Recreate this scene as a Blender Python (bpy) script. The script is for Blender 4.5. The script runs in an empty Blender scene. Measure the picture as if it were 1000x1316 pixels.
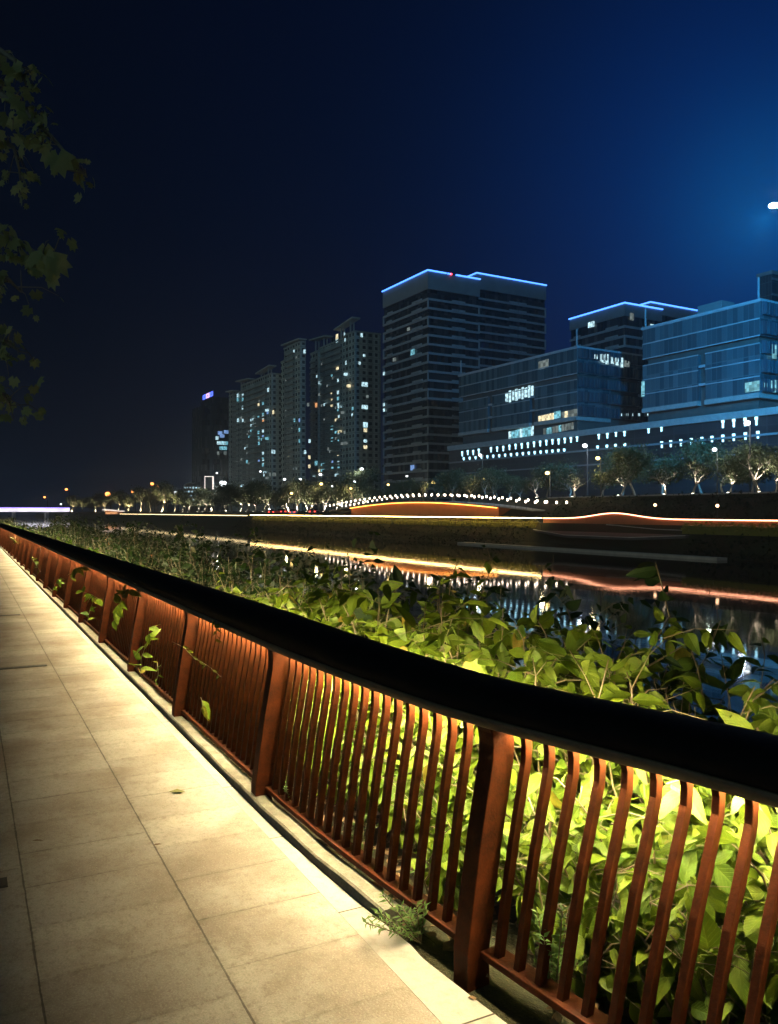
import bpy, math, random
import numpy as np
from mathutils import Vector, Matrix

# ------------------------------------------------------------------ camera, sky, exposure
scene = bpy.context.scene
R = math.radians
FPX = 1050.0                       # focal length in photo pixels (photo is 1000 x 1316)
EYE = 1.6
cam_d = bpy.data.cameras.new('camera')
cam = bpy.data.objects.new('camera', cam_d)
scene.collection.objects.link(cam)
cam.location = (0, 0, EYE)
cam.rotation_euler = (R(90), 0, 0)
cam_d.sensor_fit = 'VERTICAL'
cam_d.sensor_height = 36.0
cam_d.lens = 36.0 * FPX / 1316.0
cam_d.clip_start = 0.05
cam_d.clip_end = 9000
scene.camera = cam

scene.view_settings.view_transform = 'Standard'
scene.view_settings.look = 'None'
scene.view_settings.gamma = 1.0
scene.view_settings.exposure = 0.0
scene.render.engine = 'CYCLES'
scene.cycles.use_denoising = True
scene.cycles.max_bounces = 7
scene.cycles.diffuse_bounces = 3
scene.cycles.glossy_bounces = 4
scene.cycles.transmission_bounces = 4
scene.cycles.sample_clamp_indirect = 4.0
scene.cycles.use_light_tree = True
scene.cycles.volume_bounces = 0
HAZE = 0.0005

MAST = (47.35, 100.0, 39.0)         # the high mast lamp at the right edge


class G:
    """tiny node graph helper"""
    def __init__(s, nt):
        s.nt = nt
        for n in list(nt.nodes):
            nt.nodes.remove(n)

    def n(s, t, **kw):
        nd = s.nt.nodes.new(t)
        for k, v in kw.items():
            setattr(nd, k, v)
        return nd

    def put(s, sock, v):
        if v is None:
            return
        if isinstance(v, bpy.types.NodeSocket):
            s.nt.links.new(v, sock)
        elif isinstance(v, (tuple, list)) and len(v) == 3 and sock.type == 'RGBA':
            sock.default_value = (*v, 1)
        else:
            sock.default_value = v

    def m(s, op, a, b=None, c=None, clamp=False):
        nd = s.n('ShaderNodeMath', operation=op, use_clamp=clamp)
        for i, v in enumerate((a, b, c)):
            s.put(nd.inputs[i], v)
        return nd.outputs[0]

    def dot(s, v, w):
        nd = s.n('ShaderNodeVectorMath', operation='DOT_PRODUCT')
        s.put(nd.inputs[0], v)
        s.put(nd.inputs[1], w)
        return nd.outputs['Value']

    def sep(s, v):
        nd = s.n('ShaderNodeSeparateXYZ')
        s.put(nd.inputs[0], v)
        return nd.outputs

    def comb(s, x, y, z):
        nd = s.n('ShaderNodeCombineXYZ')
        for i, v in enumerate((x, y, z)):
            s.put(nd.inputs[i], v)
        return nd.outputs[0]

    def noise(s, vec, scale, detail=3, rough=0.55, out=0):
        nd = s.n('ShaderNodeTexNoise')
        s.put(nd.inputs['Vector'], vec)
        nd.inputs['Scale'].default_value = scale
        nd.inputs['Detail'].default_value = detail
        nd.inputs['Roughness'].default_value = rough
        return nd.outputs[out]

    def white(s, vec):
        nd = s.n('ShaderNodeTexWhiteNoise', noise_dimensions='3D')
        s.put(nd.inputs['Vector'], vec)
        return nd.outputs['Value']

    def mix(s, f, a, b, mode='MIX'):
        nd = s.n('ShaderNodeMix', data_type='RGBA', blend_type=mode)
        s.put(nd.inputs[0], f)
        s.put(nd.inputs[6], a)
        s.put(nd.inputs[7], b)
        return nd.outputs[2]

    def ramp(s, f, lo, hi):
        nd = s.n('ShaderNodeMapRange')
        s.put(nd.inputs[0], f)
        nd.inputs[1].default_value = lo
        nd.inputs[2].default_value = hi
        return nd.outputs[0]

    def obj(s):
        return s.n('ShaderNodeTexCoord').outputs['Object']

    def bump(s, h, strength, dist):
        nd = s.n('ShaderNodeBump')
        s.put(nd.inputs['Height'], h)
        nd.inputs['Strength'].default_value = strength
        nd.inputs['Distance'].default_value = dist
        return nd.outputs[0]

    def scale_col(s, col, f):
        nd = s.n('ShaderNodeVectorMath', operation='SCALE')
        s.put(nd.inputs[0], col)
        s.put(nd.inputs['Scale'], f)
        return nd.outputs[0]

    def add(s, a, b):
        nd = s.n('ShaderNodeVectorMath', operation='ADD')
        s.put(nd.inputs[0], a)
        s.put(nd.inputs[1], b)
        return nd.outputs[0]


# night sky: a very weak Nishita sky plus a painted mast lamp halo and an added city glow
world = bpy.data.worlds.new("World")
scene.world = world
world.use_nodes = True
g = G(world.node_tree)
sky = g.n('ShaderNodeTexSky', sky_type='NISHITA', sun_disc=False)
sky.sun_elevation = R(-4)
sky.sun_rotation = R(60)
tc = g.n('ShaderNodeTexCoord')
nrm = g.n('ShaderNodeVectorMath', operation='NORMALIZE')
g.put(nrm.inputs[0], tc.outputs['Generated'])
d = nrm.outputs[0]
mv = Vector((MAST[0], MAST[1], MAST[2] - EYE)).normalized()
c1 = g.m('MAXIMUM', g.dot(d, tuple(mv)), 0.0)  # halo of the mast lamp, painted into the sky
ga = g.m('POWER', c1, 220.0)
gb = g.m('POWER', c1, 34.0)
gc = g.m('POWER', c1, 5.0)
dz = g.sep(d)
hor = g.m('POWER', g.m('SUBTRACT', 1.0, g.m('ABSOLUTE', dz[2])), 9.0)
back = g.m('MAXIMUM', g.dot(d, tuple(Vector((-0.55, -0.8, 0.25)).normalized())), 0.0)  # unseen city glow added behind the camera to brighten facades and leaves
low = g.m('POWER', g.m('SUBTRACT', 1.0, g.m('ABSOLUTE', dz[2])), 1.0)
back = g.m('MULTIPLY', g.m('POWER', back, 1.5), low)
col = g.scale_col(sky.outputs[0], 0.02)
for f, k in ((ga, (0.0, 0.035, 0.09)), (gb, (0.0, 0.018, 0.115)), (gc, (0.0, 0.0032, 0.022)),
             (hor, (0.0012, 0.0026, 0.0055)), (back, (0.175, 0.310, 0.335))):
    col = g.add(col, g.scale_col(k, f))
col = g.add(col, (0.0003, 0.0009, 0.0026))
bg = g.n('ShaderNodeBackground')
g.put(bg.inputs[0], col)
bg.inputs[1].default_value = 1.0
wo = g.n('ShaderNodeOutputWorld')
g.put(wo.inputs[0], bg.outputs[0])

# ------------------------------------------------------------------ frames of reference
A = Vector((-0.460, 0.888, 0)).normalized()      # along the river, away from the camera
B = Vector((A.y, -A.x, 0))                        # across the river
O = Vector((-0.77, 4.49, 0))                      # foot of the second railing post


def SW(s, w, z=0.0):
    return O + A * s + B * w + Vector((0, 0, z))


def PD(px, py, D):
    return Vector(((px - 500) / FPX * D, D, EYE - (py - 658) / FPX * D))


def DW(px, w):
    """distance at which the sight line of photo column px meets offset w across the river"""
    return (w - B.dot(-O)) / (B.x * (px - 500) / FPX + B.y)


def PW(px, w, z):
    D = DW(px, w)
    return Vector(((px - 500) / FPX * D, D, z))


def s_of(p):
    return (Vector((p[0], p[1], 0)) - O).dot(A)


# ------------------------------------------------------------------ materials
def new_mat(name):
    m = bpy.data.materials.new(name)
    m.use_nodes = True
    return m, G(m.node_tree)


def out(g, sh):
    o = g.n('ShaderNodeOutputMaterial')
    g.put(o.inputs[0], sh)


def bsdf(g, col, rough=0.6, metallic=0.0, spec=0.5, normal=None, ior=None):
    b = g.n('ShaderNodeBsdfPrincipled')
    g.put(b.inputs['Base Color'], col)
    g.put(b.inputs['Roughness'], rough)
    g.put(b.inputs['Metallic'], metallic)
    g.put(b.inputs['Specular IOR Level'], spec)
    if ior:
        b.inputs['IOR'].default_value = ior
    if normal is not None:
        g.put(b.inputs['Normal'], normal)
    return b


def plain(name, ca, cb, scale=8.0, rough=(0.45, 0.7), bump=0.15, dist=0.004, metallic=0.0, spec=0.5, detail=4):
    m, g = new_mat(name)
    v = g.obj()
    n1 = g.noise(v, scale, detail)
    n2 = g.noise(v, scale * 6.3, 3)
    f = g.ramp(g.m('ADD', g.m('MULTIPLY', n1, 0.7), g.m('MULTIPLY', n2, 0.3)), 0.33, 0.67)
    c = g.mix(f, ca, cb)
    r = g.m('ADD', rough[0], g.m('MULTIPLY', n2, rough[1] - rough[0]))
    out(g, bsdf(g, c, r, metallic, spec, g.bump(n2, bump, dist)).outputs[0])
    return m


def emit(name, col, strength, vary=0.0, scale=1.5):
    m, g = new_mat(name)
    e = g.n('ShaderNodeEmission')
    g.put(e.inputs[0], col)
    if vary:
        cell = g.n('ShaderNodeVectorMath', operation='SNAP')
        g.put(cell.inputs[0], g.obj())
        cell.inputs[1].default_value = (scale, scale, scale)
        f = g.m('MULTIPLY', g.m('ADD', 1.0 - vary, g.m('MULTIPLY', g.white(cell.outputs[0]), 2 * vary)), strength)
        g.put(e.inputs[1], f)
    else:
        e.inputs[1].default_value = strength
    out(g, e.outputs[0])
    return m


def leaf_mat(name, dark, light, odd, trans=0.35, rough=0.45):
    m, g = new_mat(name)
    at = g.n('ShaderNodeAttribute', attribute_name='tone')
    t = at.outputs['Fac']
    vein = g.n('ShaderNodeAttribute', attribute_name='vein').outputs['Fac']
    c = g.mix(g.ramp(t, 0.0, 0.86), dark, light)
    c = g.mix(g.ramp(t, 0.90, 0.97), c, odd)
    n = g.noise(g.obj(), 60, 3)
    n2 = g.noise(g.obj(), 14, 4, 0.65)
    lu = g.n('ShaderNodeAttribute', attribute_name='leaf_u').outputs['Fac']
    lv = g.n('ShaderNodeAttribute', attribute_name='leaf_v').outputs['Fac']
    fr = g.m('FRACT', g.m('SUBTRACT', g.m('MULTIPLY', lu, 8.5), g.m('MULTIPLY', lv, 11.0)))
    rib = g.ramp(g.m('ABSOLUTE', g.m('SUBTRACT', fr, 0.5)), 0.16, 0.03)
    vein = g.m('MAXIMUM', g.m('POWER', vein, 5.0), g.m('MULTIPLY', rib, 0.6))
    c = g.mix(g.m('MULTIPLY', g.ramp(n, 0.35, 0.75), 0.45), c, dark)
    c = g.mix(g.m('MULTIPLY', vein, 0.30), c, light)
    blot = g.m('MULTIPLY', g.ramp(n2, 0.60, 0.70), g.ramp(t, 0.45, 0.95))
    c = g.mix(g.m('MULTIPLY', blot, 0.75), c, (odd[0] * 0.7, odd[1] * 0.6, odd[2]))
    b = bsdf(g, c, rough + 0.1, 0.0, 0.18, g.bump(g.m('ADD', g.m('MULTIPLY', vein, 1.2), n), 0.55, 0.002))
    tr = g.n('ShaderNodeBsdfTranslucent')
    g.put(tr.inputs[0], g.mix(0.5, c, light))
    mx = g.n('ShaderNodeMixShader')
    mx.inputs[0].default_value = trans
    g.put(mx.inputs[1], b.outputs[0])
    g.put(mx.inputs[2], tr.outputs[0])
    out(g, mx.outputs[0])
    return m


def paving_mat():
    m, g = new_mat('granite_paving')
    v = g.obj()
    x, y, z = g.sep(v)[0:3]
    colw, roww = 0.58, 0.385
    wob = g.m('MULTIPLY', g.m('SUBTRACT', g.noise(v, 9, 3), 0.5), 0.008)
    yy = g.m('DIVIDE', g.m('ADD', y, wob), colw)
    ci = g.m('FLOOR', yy)
    fy = g.m('FRACT', yy)
    xx = g.m('ADD', g.m('DIVIDE', g.m('ADD', x, wob), roww), g.m('MULTIPLY', ci, 0.41))
    ri = g.m('FLOOR', xx)
    fx = g.m('FRACT', xx)
    ey = g.m('MULTIPLY', g.m('SUBTRACT', 0.5, g.m('ABSOLUTE', g.m('SUBTRACT', fy, 0.5))), colw)
    ex = g.m('MULTIPLY', g.m('SUBTRACT', 0.5, g.m('ABSOLUTE', g.m('SUBTRACT', fx, 0.5))), roww)
    jw = g.m('ADD', 0.0006, g.m('MULTIPLY', g.noise(v, 5, 2), 0.0055))
    jy = g.m('MULTIPLY', g.m('LESS_THAN', ey, g.m('MULTIPLY', jw, 1.1)), g.m('ADD', 0.35, g.m('MULTIPLY', g.noise(v, 1.7, 2), 0.7)))
    fade = g.ramp(g.noise(v, 2.3, 3), 0.36, 0.6)
    jr = g.m('FLOOR', g.m('ADD', xx, 0.5))
    jvis = g.ramp(g.white(g.comb(ci, jr, 7.0)), 0.35, 0.85)
    jx = g.m('MULTIPLY', g.m('LESS_THAN', ex, g.m('MULTIPLY', jw, 0.9)), g.m('MULTIPLY', jvis, g.m('ADD', 0.15, g.m('MULTIPLY', fade, 0.7))))
    joint = g.m('MAXIMUM', jy, jx)
    tile = g.white(g.comb(ci, ri, 3.0))
    speck = g.noise(v, 420, 2, 0.7)
    mid = g.noise(v, 34, 5, 0.65)
    big = g.noise(v, 1.3, 4, 0.6)
    base = g.mix(tile, (0.30, 0.28, 0.25), (0.40, 0.37, 0.325))
    base = g.mix(g.m('MULTIPLY', g.ramp(big, 0.42, 0.62), 0.75), base, (0.17, 0.13, 0.095))
    base = g.mix(g.m('MULTIPLY', g.ramp(g.noise(v, 3.7, 5, 0.7), 0.52, 0.68), 0.5), base, (0.15, 0.115, 0.085))
    fine = g.noise(v, 130, 3, 0.7)
    base = g.mix(g.m('MULTIPLY', g.ramp(mid, 0.5, 0.72), 0.55), base, (0.15, 0.12, 0.095))
    base = g.mix(g.m('MULTIPLY', g.ramp(fine, 0.52, 0.70), 0.5), base, (0.16, 0.135, 0.11))
    base = g.mix(g.m('MULTIPLY', g.ramp(fine, 0.46, 0.30), 0.4), base, (0.52, 0.49, 0.43))
    base = g.mix(g.m('MULTIPLY', g.ramp(speck, 0.55, 0.75), 0.5), base, (0.10, 0.085, 0.07))
    base = g.mix(g.m('MULTIPLY', g.ramp(speck, 0.42, 0.25), 0.4), base, (0.52, 0.48, 0.41))
    dirt = g.m('MULTIPLY', g.ramp(g.m('MINIMUM', ex, ey), 0.03, 0.0), g.m('MULTIPLY', g.ramp(mid, 0.35, 0.6), 0.35))
    base = g.mix(dirt, base, (0.11, 0.09, 0.06))
    base = g.mix(joint, base, (0.035, 0.028, 0.02))
    h = g.m('SUBTRACT', g.m('ADD', g.m('MULTIPLY', fine, 0.9), g.m('MULTIPLY', mid, 0.8)), g.m('MULTIPLY', joint, 1.6))
    out(g, bsdf(g, base, g.m('ADD', 0.62, g.m('MULTIPLY', mid, 0.25)), 0, 0.35, g.bump(h, 0.5, 0.004)).outputs[0])
    return m


def border_mat():
    m, g = new_mat('pale_border_stone')
    v = g.obj()
    x = g.sep(v)[0]
    fx = g.m('FRACT', g.m('ADD', g.m('DIVIDE', x, 0.83), 0.63))
    ri = g.m('FLOOR', g.m('ADD', g.m('DIVIDE', x, 0.83), 0.63))
    joint = g.m('LESS_THAN', g.m('MULTIPLY', g.m('SUBTRACT', 0.5, g.m('ABSOLUTE', g.m('SUBTRACT', fx, 0.5))), 0.83), 0.004)
    speck = g.noise(v, 380, 2, 0.7)
    mid = g.noise(v, 22, 5, 0.65)
    base = g.mix(g.white(g.comb(ri, 1.0, 2.0)), (0.32, 0.30, 0.27), (0.38, 0.355, 0.32))
    base = g.mix(g.m('MULTIPLY', g.ramp(mid, 0.48, 0.72), 0.55), base, (0.20, 0.17, 0.14))
    base = g.mix(g.m('MULTIPLY', g.ramp(speck, 0.55, 0.75), 0.35), base, (0.14, 0.12, 0.10))
    base = g.mix(joint, base, (0.04, 0.03, 0.02))
    out(g, bsdf(g, base, 0.7, 0, 0.35, g.bump(g.m('ADD', mid, g.m('MULTIPLY', speck, 0.4)), 0.4, 0.004)).outputs[0])
    return m


def ground_mat():
    m, g = new_mat('bank_soil')
    v = g.obj()
    n1 = g.noise(v, 0.25, 5)
    n2 = g.noise(v, 9, 5, 0.65)
    n3 = g.noise(v, 70, 3, 0.7)
    c = g.mix(g.ramp(n2, 0.35, 0.65), (0.024, 0.019, 0.012), (0.06, 0.045, 0.027))
    c = g.mix(g.m('MULTIPLY', g.ramp(n3, 0.55, 0.7), 0.7), c, (0.15, 0.11, 0.06))
    c = g.mix(g.m('MULTIPLY', g.ramp(n1, 0.4, 0.6), 0.6), c, (0.035, 0.05, 0.022))
    out(g, bsdf(g, c, 0.9, 0, 0.2, g.bump(g.m('ADD', n2, g.m('MULTIPLY', n3, 0.6)), 0.9, 0.03)).outputs[0])
    return m


def water_mat():
    m, g = new_mat('river_water')
    v = g.obj()
    mp = g.n('ShaderNodeMapping')
    mp.inputs['Scale'].default_value = (0.55, 1.0, 1.0)
    g.put(mp.inputs[0], v)
    n1 = g.noise(mp.outputs[0], 0.5, 3, 0.5)
    n2 = g.noise(mp.outputs[0], 3.2, 3, 0.55)
    h = g.m('ADD', n1, g.m('MULTIPLY', n2, 0.16))
    out(g, bsdf(g, (0.006, 0.009, 0.012), 0.035, 0, 0.5, g.bump(h, 1.0, WAVE), 1.33).outputs[0])
    return m


WAVE = 0.005


def curtain_mat(name, ca, cb, pw, ph, rough=0.22, line=(0.10, 0.14, 0.15)):
    """glass curtain wall: panels with blinds of varied tone and thin mullions"""
    m, g = new_mat(name)
    x, y, z = g.sep(g.obj())[0:3]
    h = g.m('DIVIDE', g.m('ADD', x, y), pw)
    k = g.m('DIVIDE', z, ph)
    cell = g.white(g.comb(g.m('FLOOR', h), g.m('FLOOR', k), 5.0))
    cell2 = g.white(g.comb(g.m('FLOOR', g.m('DIVIDE', h, 3.0)), g.m('FLOOR', k), 9.0))
    f = g.m('ADD', g.m('MULTIPLY', cell, 0.55), g.m('MULTIPLY', cell2, 0.45))
    c = g.mix(g.ramp(f, 0.25, 0.8), ca, cb)
    fh = g.m('FRACT', h)
    fk = g.m('FRACT', k)
    lines = g.m('MAXIMUM', g.m('LESS_THAN', fh, 0.09), g.m('LESS_THAN', fk, 0.05))
    c = g.mix(lines, c, line)
    r = g.m('ADD', rough, g.m('MULTIPLY', cell, 0.15))
    out(g, bsdf(g, c, r, 0.0, 0.6).outputs[0])
    return m


def resid_mat(name, ca, cb, pw=3.3, ph=3.0):
    """rendered flats with a grid of dark unlit windows"""
    m, g = new_mat(name)
    v = g.obj()
    x, y, z = g.sep(v)[0:3]
    h = g.m('DIVIDE', g.m('ADD', x, y), pw)
    k = g.m('DIVIDE', z, ph)
    fh = g.m('FRACT', h)
    fk = g.m('FRACT', k)
    cell = g.white(g.comb(g.m('FLOOR', h), g.m('FLOOR', k), 2.0))
    colm = g.white(g.comb(g.m('FLOOR', h), 4.0, 2.0))
    half = g.m('ADD', 0.17, g.m('MULTIPLY', colm, 0.17))
    win = g.m('MULTIPLY', g.m('LESS_THAN', g.m('ABSOLUTE', g.m('SUBTRACT', fh, 0.5)), half),
              g.m('MULTIPLY', g.m('GREATER_THAN', fk, 0.30), g.m('LESS_THAN', fk, 0.80)))
    wall = g.mix(g.ramp(g.noise(v, 0.12, 4), 0.35, 0.65), ca, cb)
    wall = g.mix(g.m('MULTIPLY', g.m('GREATER_THAN', colm, 0.6), 0.35), wall, (0.10, 0.09, 0.08))
    wall = g.mix(g.m('MULTIPLY', g.m('LESS_THAN', fk, 0.08), 0.5), wall, (0.09, 0.085, 0.08))
    glass = g.mix(cell, (0.012, 0.016, 0.02), (0.06, 0.07, 0.07))
    c = g.mix(win, wall, glass)
    out(g, bsdf(g, c, g.m('SUBTRACT', 0.8, g.m('MULTIPLY', win, 0.55)), 0, 0.5).outputs[0])
    return m


M = {}
M['paving'] = paving_mat()
M['border'] = border_mat()
M['ground'] = ground_mat()
M['water'] = water_mat()
M['kerb'] = plain('mossy_kerb_stone', (0.09, 0.085, 0.06), (0.20, 0.19, 0.15), 14, (0.6, 0.9), 0.5)
M['steel'] = plain('brown_painted_steel', (0.024, 0.0064, 0.0016), (0.070, 0.0155, 0.0030), 16, (0.5, 0.75), 0.6, 0.0018, 0.0, 0.12)
M['rail_top'] = plain('near_black_handrail', (0.008, 0.007, 0.007), (0.014, 0.011, 0.010), 9, (0.55, 0.8), 0.5, 0.001, 0.0, 0.04)
M['strip'] = emit('warm_led_strip', (1.0, 0.81, 0.44), 1520.0)
M['strip'].cycles.emission_sampling = 'FRONT'
M['trim'] = plain('brown_rail_edge', (0.10, 0.065, 0.04), (0.17, 0.115, 0.07), 7, (0.4, 0.6), 0.3, 0.001, 0.0, 0.3)  # front lip, a paler brown than the handrail
M['channel'] = plain('led_cutoff_channel', (0.05, 0.04, 0.03), (0.07, 0.055, 0.04), 20)
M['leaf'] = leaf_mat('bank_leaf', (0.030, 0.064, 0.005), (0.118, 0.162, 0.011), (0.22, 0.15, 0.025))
M['leaf_shaded'] = leaf_mat('bank_leaf_shaded', (0.006, 0.017, 0.004), (0.018, 0.038, 0.008), (0.04, 0.035, 0.012))  # bank leaf darkened in colour for growth the strip light barely reaches
M['leaf_half_shaded'] = leaf_mat('bank_leaf_half_shaded', (0.010, 0.026, 0.003), (0.042, 0.075, 0.007), (0.10, 0.085, 0.02))  # bank leaf half darkened in colour, away from the strip light
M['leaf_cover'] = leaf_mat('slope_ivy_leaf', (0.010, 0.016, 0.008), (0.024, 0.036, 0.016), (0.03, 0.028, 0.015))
M['leaf_herb'] = leaf_mat('herb_leaf', (0.06, 0.11, 0.025), (0.11, 0.18, 0.05), (0.14, 0.16, 0.06))
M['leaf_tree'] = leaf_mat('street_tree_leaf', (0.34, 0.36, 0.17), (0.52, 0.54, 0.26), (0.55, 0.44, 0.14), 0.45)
M['leaf_bank_tree'] = leaf_mat('bank_tree_leaf', (0.06, 0.075, 0.035), (0.12, 0.135, 0.065), (0.15, 0.12, 0.07), 0.3)
M['leaf_fallen'] = leaf_mat('fallen_leaf', (0.10, 0.11, 0.03), (0.17, 0.17, 0.05), (0.2, 0.15, 0.05), 0.1)
M['leaf_dry'] = leaf_mat('dry_leaf', (0.10, 0.06, 0.03), (0.24, 0.16, 0.09), (0.30, 0.25, 0.18), 0.15)
M['stem'] = plain('green_brown_stem', (0.07, 0.06, 0.03), (0.13, 0.09, 0.045), 30)
M['bark'] = plain('pale_bark', (0.24, 0.20, 0.155), (0.40, 0.34, 0.27), 6, (0.7, 0.9), 0.6, 0.02)
M['dark_metal'] = plain('dark_metal', (0.015, 0.015, 0.016), (0.026, 0.026, 0.026), 20, (0.4, 0.6))
M['concrete'] = plain('pale_concrete', (0.26, 0.26, 0.25), (0.40, 0.39, 0.37), 1.2, (0.6, 0.85))
M['stone_edge'] = plain('stone_edge', (0.34, 0.32, 0.30), (0.50, 0.47, 0.44), 0.8, (0.6, 0.85))
M['wall_dark'] = plain('dark_bank_wall', (0.06, 0.055, 0.05), (0.10, 0.09, 0.08), 0.7, (0.7, 0.9), 0.5, 0.05)
M['band'] = plain('pale_floor_band', (0.30, 0.32, 0.34), (0.42, 0.44, 0.46), 0.4, (0.35, 0.6))
M['crown'] = plain('parapet_panel', (0.20, 0.22, 0.23), (0.27, 0.29, 0.30), 0.3, (0.4, 0.6))
M['tower_glass'] = curtain_mat('dark_tower_glass', (0.010, 0.014, 0.018), (0.035, 0.045, 0.05), 1.6, 3.6, 0.15, (0.05, 0.06, 0.065))
M['curtain'] = curtain_mat('teal_curtain_wall', (0.028, 0.06, 0.075), (0.06, 0.115, 0.135), 1.15, 3.4, 0.2)
M['fin_wall'] = curtain_mat('finned_side_wall', (0.018, 0.035, 0.05), (0.045, 0.075, 0.10), 0.9, 3.4, 0.3)
M['podium'] = curtain_mat('podium_front', (0.008, 0.012, 0.016), (0.02, 0.026, 0.03), 3.4, 3.5, 0.4, (0.03, 0.035, 0.04))
M['resid'] = resid_mat('flats_wall', (0.44, 0.48, 0.45), (0.58, 0.60, 0.55))
M['resid_grey'] = resid_mat('flats_wall_grey', (0.15, 0.16, 0.16), (0.22, 0.23, 0.22), 2.7, 3.0)
M['ledge'] = plain('balcony_ledge', (0.34, 0.35, 0.32), (0.46, 0.46, 0.42), 0.5, (0.5, 0.8))
M['roofline'] = emit('blue_white_roof_line', (0.07, 0.24, 1.0), 3.8)
M['w_cool'] = emit('lit_window_cool', (0.55, 0.85, 0.95), 1.1, 0.6, 0.55)
M['w_cyan'] = emit('lit_window_cyan', (0.25, 0.70, 0.85), 0.75, 0.6, 0.55)
M['w_warm'] = emit('lit_window_warm', (1.0, 0.86, 0.52), 1.1, 0.5, 0.55)
M['w_orange'] = emit('lit_window_orange', (1.0, 0.45, 0.18), 0.9, 0.3, 0.9)
M['w_dim'] = emit('lit_window_dim', (0.50, 0.62, 0.60), 0.28, 0.5, 0.9)
M['w_blue'] = emit('lit_window_blue', (0.25, 0.45, 0.9), 0.8, 0.3, 0.9)
M['sconce'] = emit('sconce_light', (0.40, 0.80, 1.0), 3.0)
M['lamp_white'] = emit('lamp_white', (0.90, 0.97, 1.0), 5.0)
M['lamp_yellow'] = emit('lamp_yellow', (1.0, 0.70, 0.22), 7.0)
M['lamp_orange'] = emit('lamp_orange', (1.0, 0.30, 0.07), 8.0)
M['lamp_bridge'] = emit('lamp_bridge', (1.0, 0.80, 0.62), 8.0)
M['led_pink'] = emit('led_rail_pink', (1.0, 0.40, 0.22), 6.5)
M['led_yellow'] = emit('led_rail_yellow', (1.0, 0.68, 0.24), 34.0)
M['led_far'] = emit('led_rail_far', (1.0, 0.74, 0.36), 5.0)
M['led_orange'] = emit('led_girder_orange', (1.0, 0.36, 0.06), 11.0)
M['girder'] = plain('orange_lit_face', (0.42, 0.15, 0.06), (0.50, 0.19, 0.08), 0.8, (0.5, 0.7))  # orange of the strip's light is put into this base colour too
M['bridge_white'] = emit('lit_bridge_side', (0.92, 0.88, 1.0), 1.6, 0.2, 6.0)
M['bridge_purple'] = emit('purple_edge_light', (0.35, 0.22, 1.0), 3.0)
M['neon_blue'] = emit('neon_sign_blue', (0.08, 0.14, 1.0), 3.0)
M['neon_pink'] = emit('neon_sign_pink', (0.75, 0.45, 1.0), 2.2)
M['tail'] = emit('tail_light_red', (1.0, 0.05, 0.03), 6.0)
M['car_paint'] = plain('dark_car_paint', (0.03, 0.03, 0.035), (0.04, 0.04, 0.045), 3, (0.2, 0.3), 0.0)
M['car_pale'] = plain('pale_car_paint', (0.45, 0.45, 0.46), (0.5, 0.5, 0.5), 3, (0.2, 0.3), 0.0)
M['tyre'] = plain('tyre_rubber', (0.015, 0.015, 0.015), (0.025, 0.025, 0.025), 20)
M['car_glass'] = plain('car_glass', (0.01, 0.012, 0.014), (0.015, 0.018, 0.02), 3, (0.05, 0.1), 0.0)
M['uplight'] = emit('uplight_lens', (1.0, 0.90, 0.70), 14.0)
M['path_lamp'] = emit('path_lamp', (1.0, 0.55, 0.30), 5.0)
M['red_beacon'] = emit('red_beacon', (1.0, 0.05, 0.08), 8.0)
M['hedge'] = leaf_mat('clipped_hedge_leaf', (0.20, 0.19, 0.04), (0.34, 0.30, 0.06), (0.2, 0.15, 0.04), 0.2)
M['slot'] = plain('drain_iron', (0.02, 0.018, 0.015), (0.035, 0.03, 0.025), 30)

C = scene.collection


# ------------------------------------------------------------------ mesh helpers
def tag(o, label=None, cat=None, group=None, kind=None):
    for k, v in (('label', label), ('category', cat), ('group', group), ('kind', kind)):
        if v:
            o[k] = v
    return o


def wloc(o):
    p = Vector((0, 0, 0))
    while o is not None:
        p = p + o.location
        o = o.parent
    return p


def empty(name, loc, rz=0.0, **kw):
    o = bpy.data.objects.new(name, None)
    C.objects.link(o)
    o.location = loc
    o.rotation_euler = (0, 0, rz)
    tag(o, **kw)
    return o


def link_mesh(me, name, mat, parent):
    o = bpy.data.objects.new(name, me)
    C.objects.link(o)
    if mat is not None:
        me.materials.append(mat)
    if parent is not None:
        o.parent = parent
    return o


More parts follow.
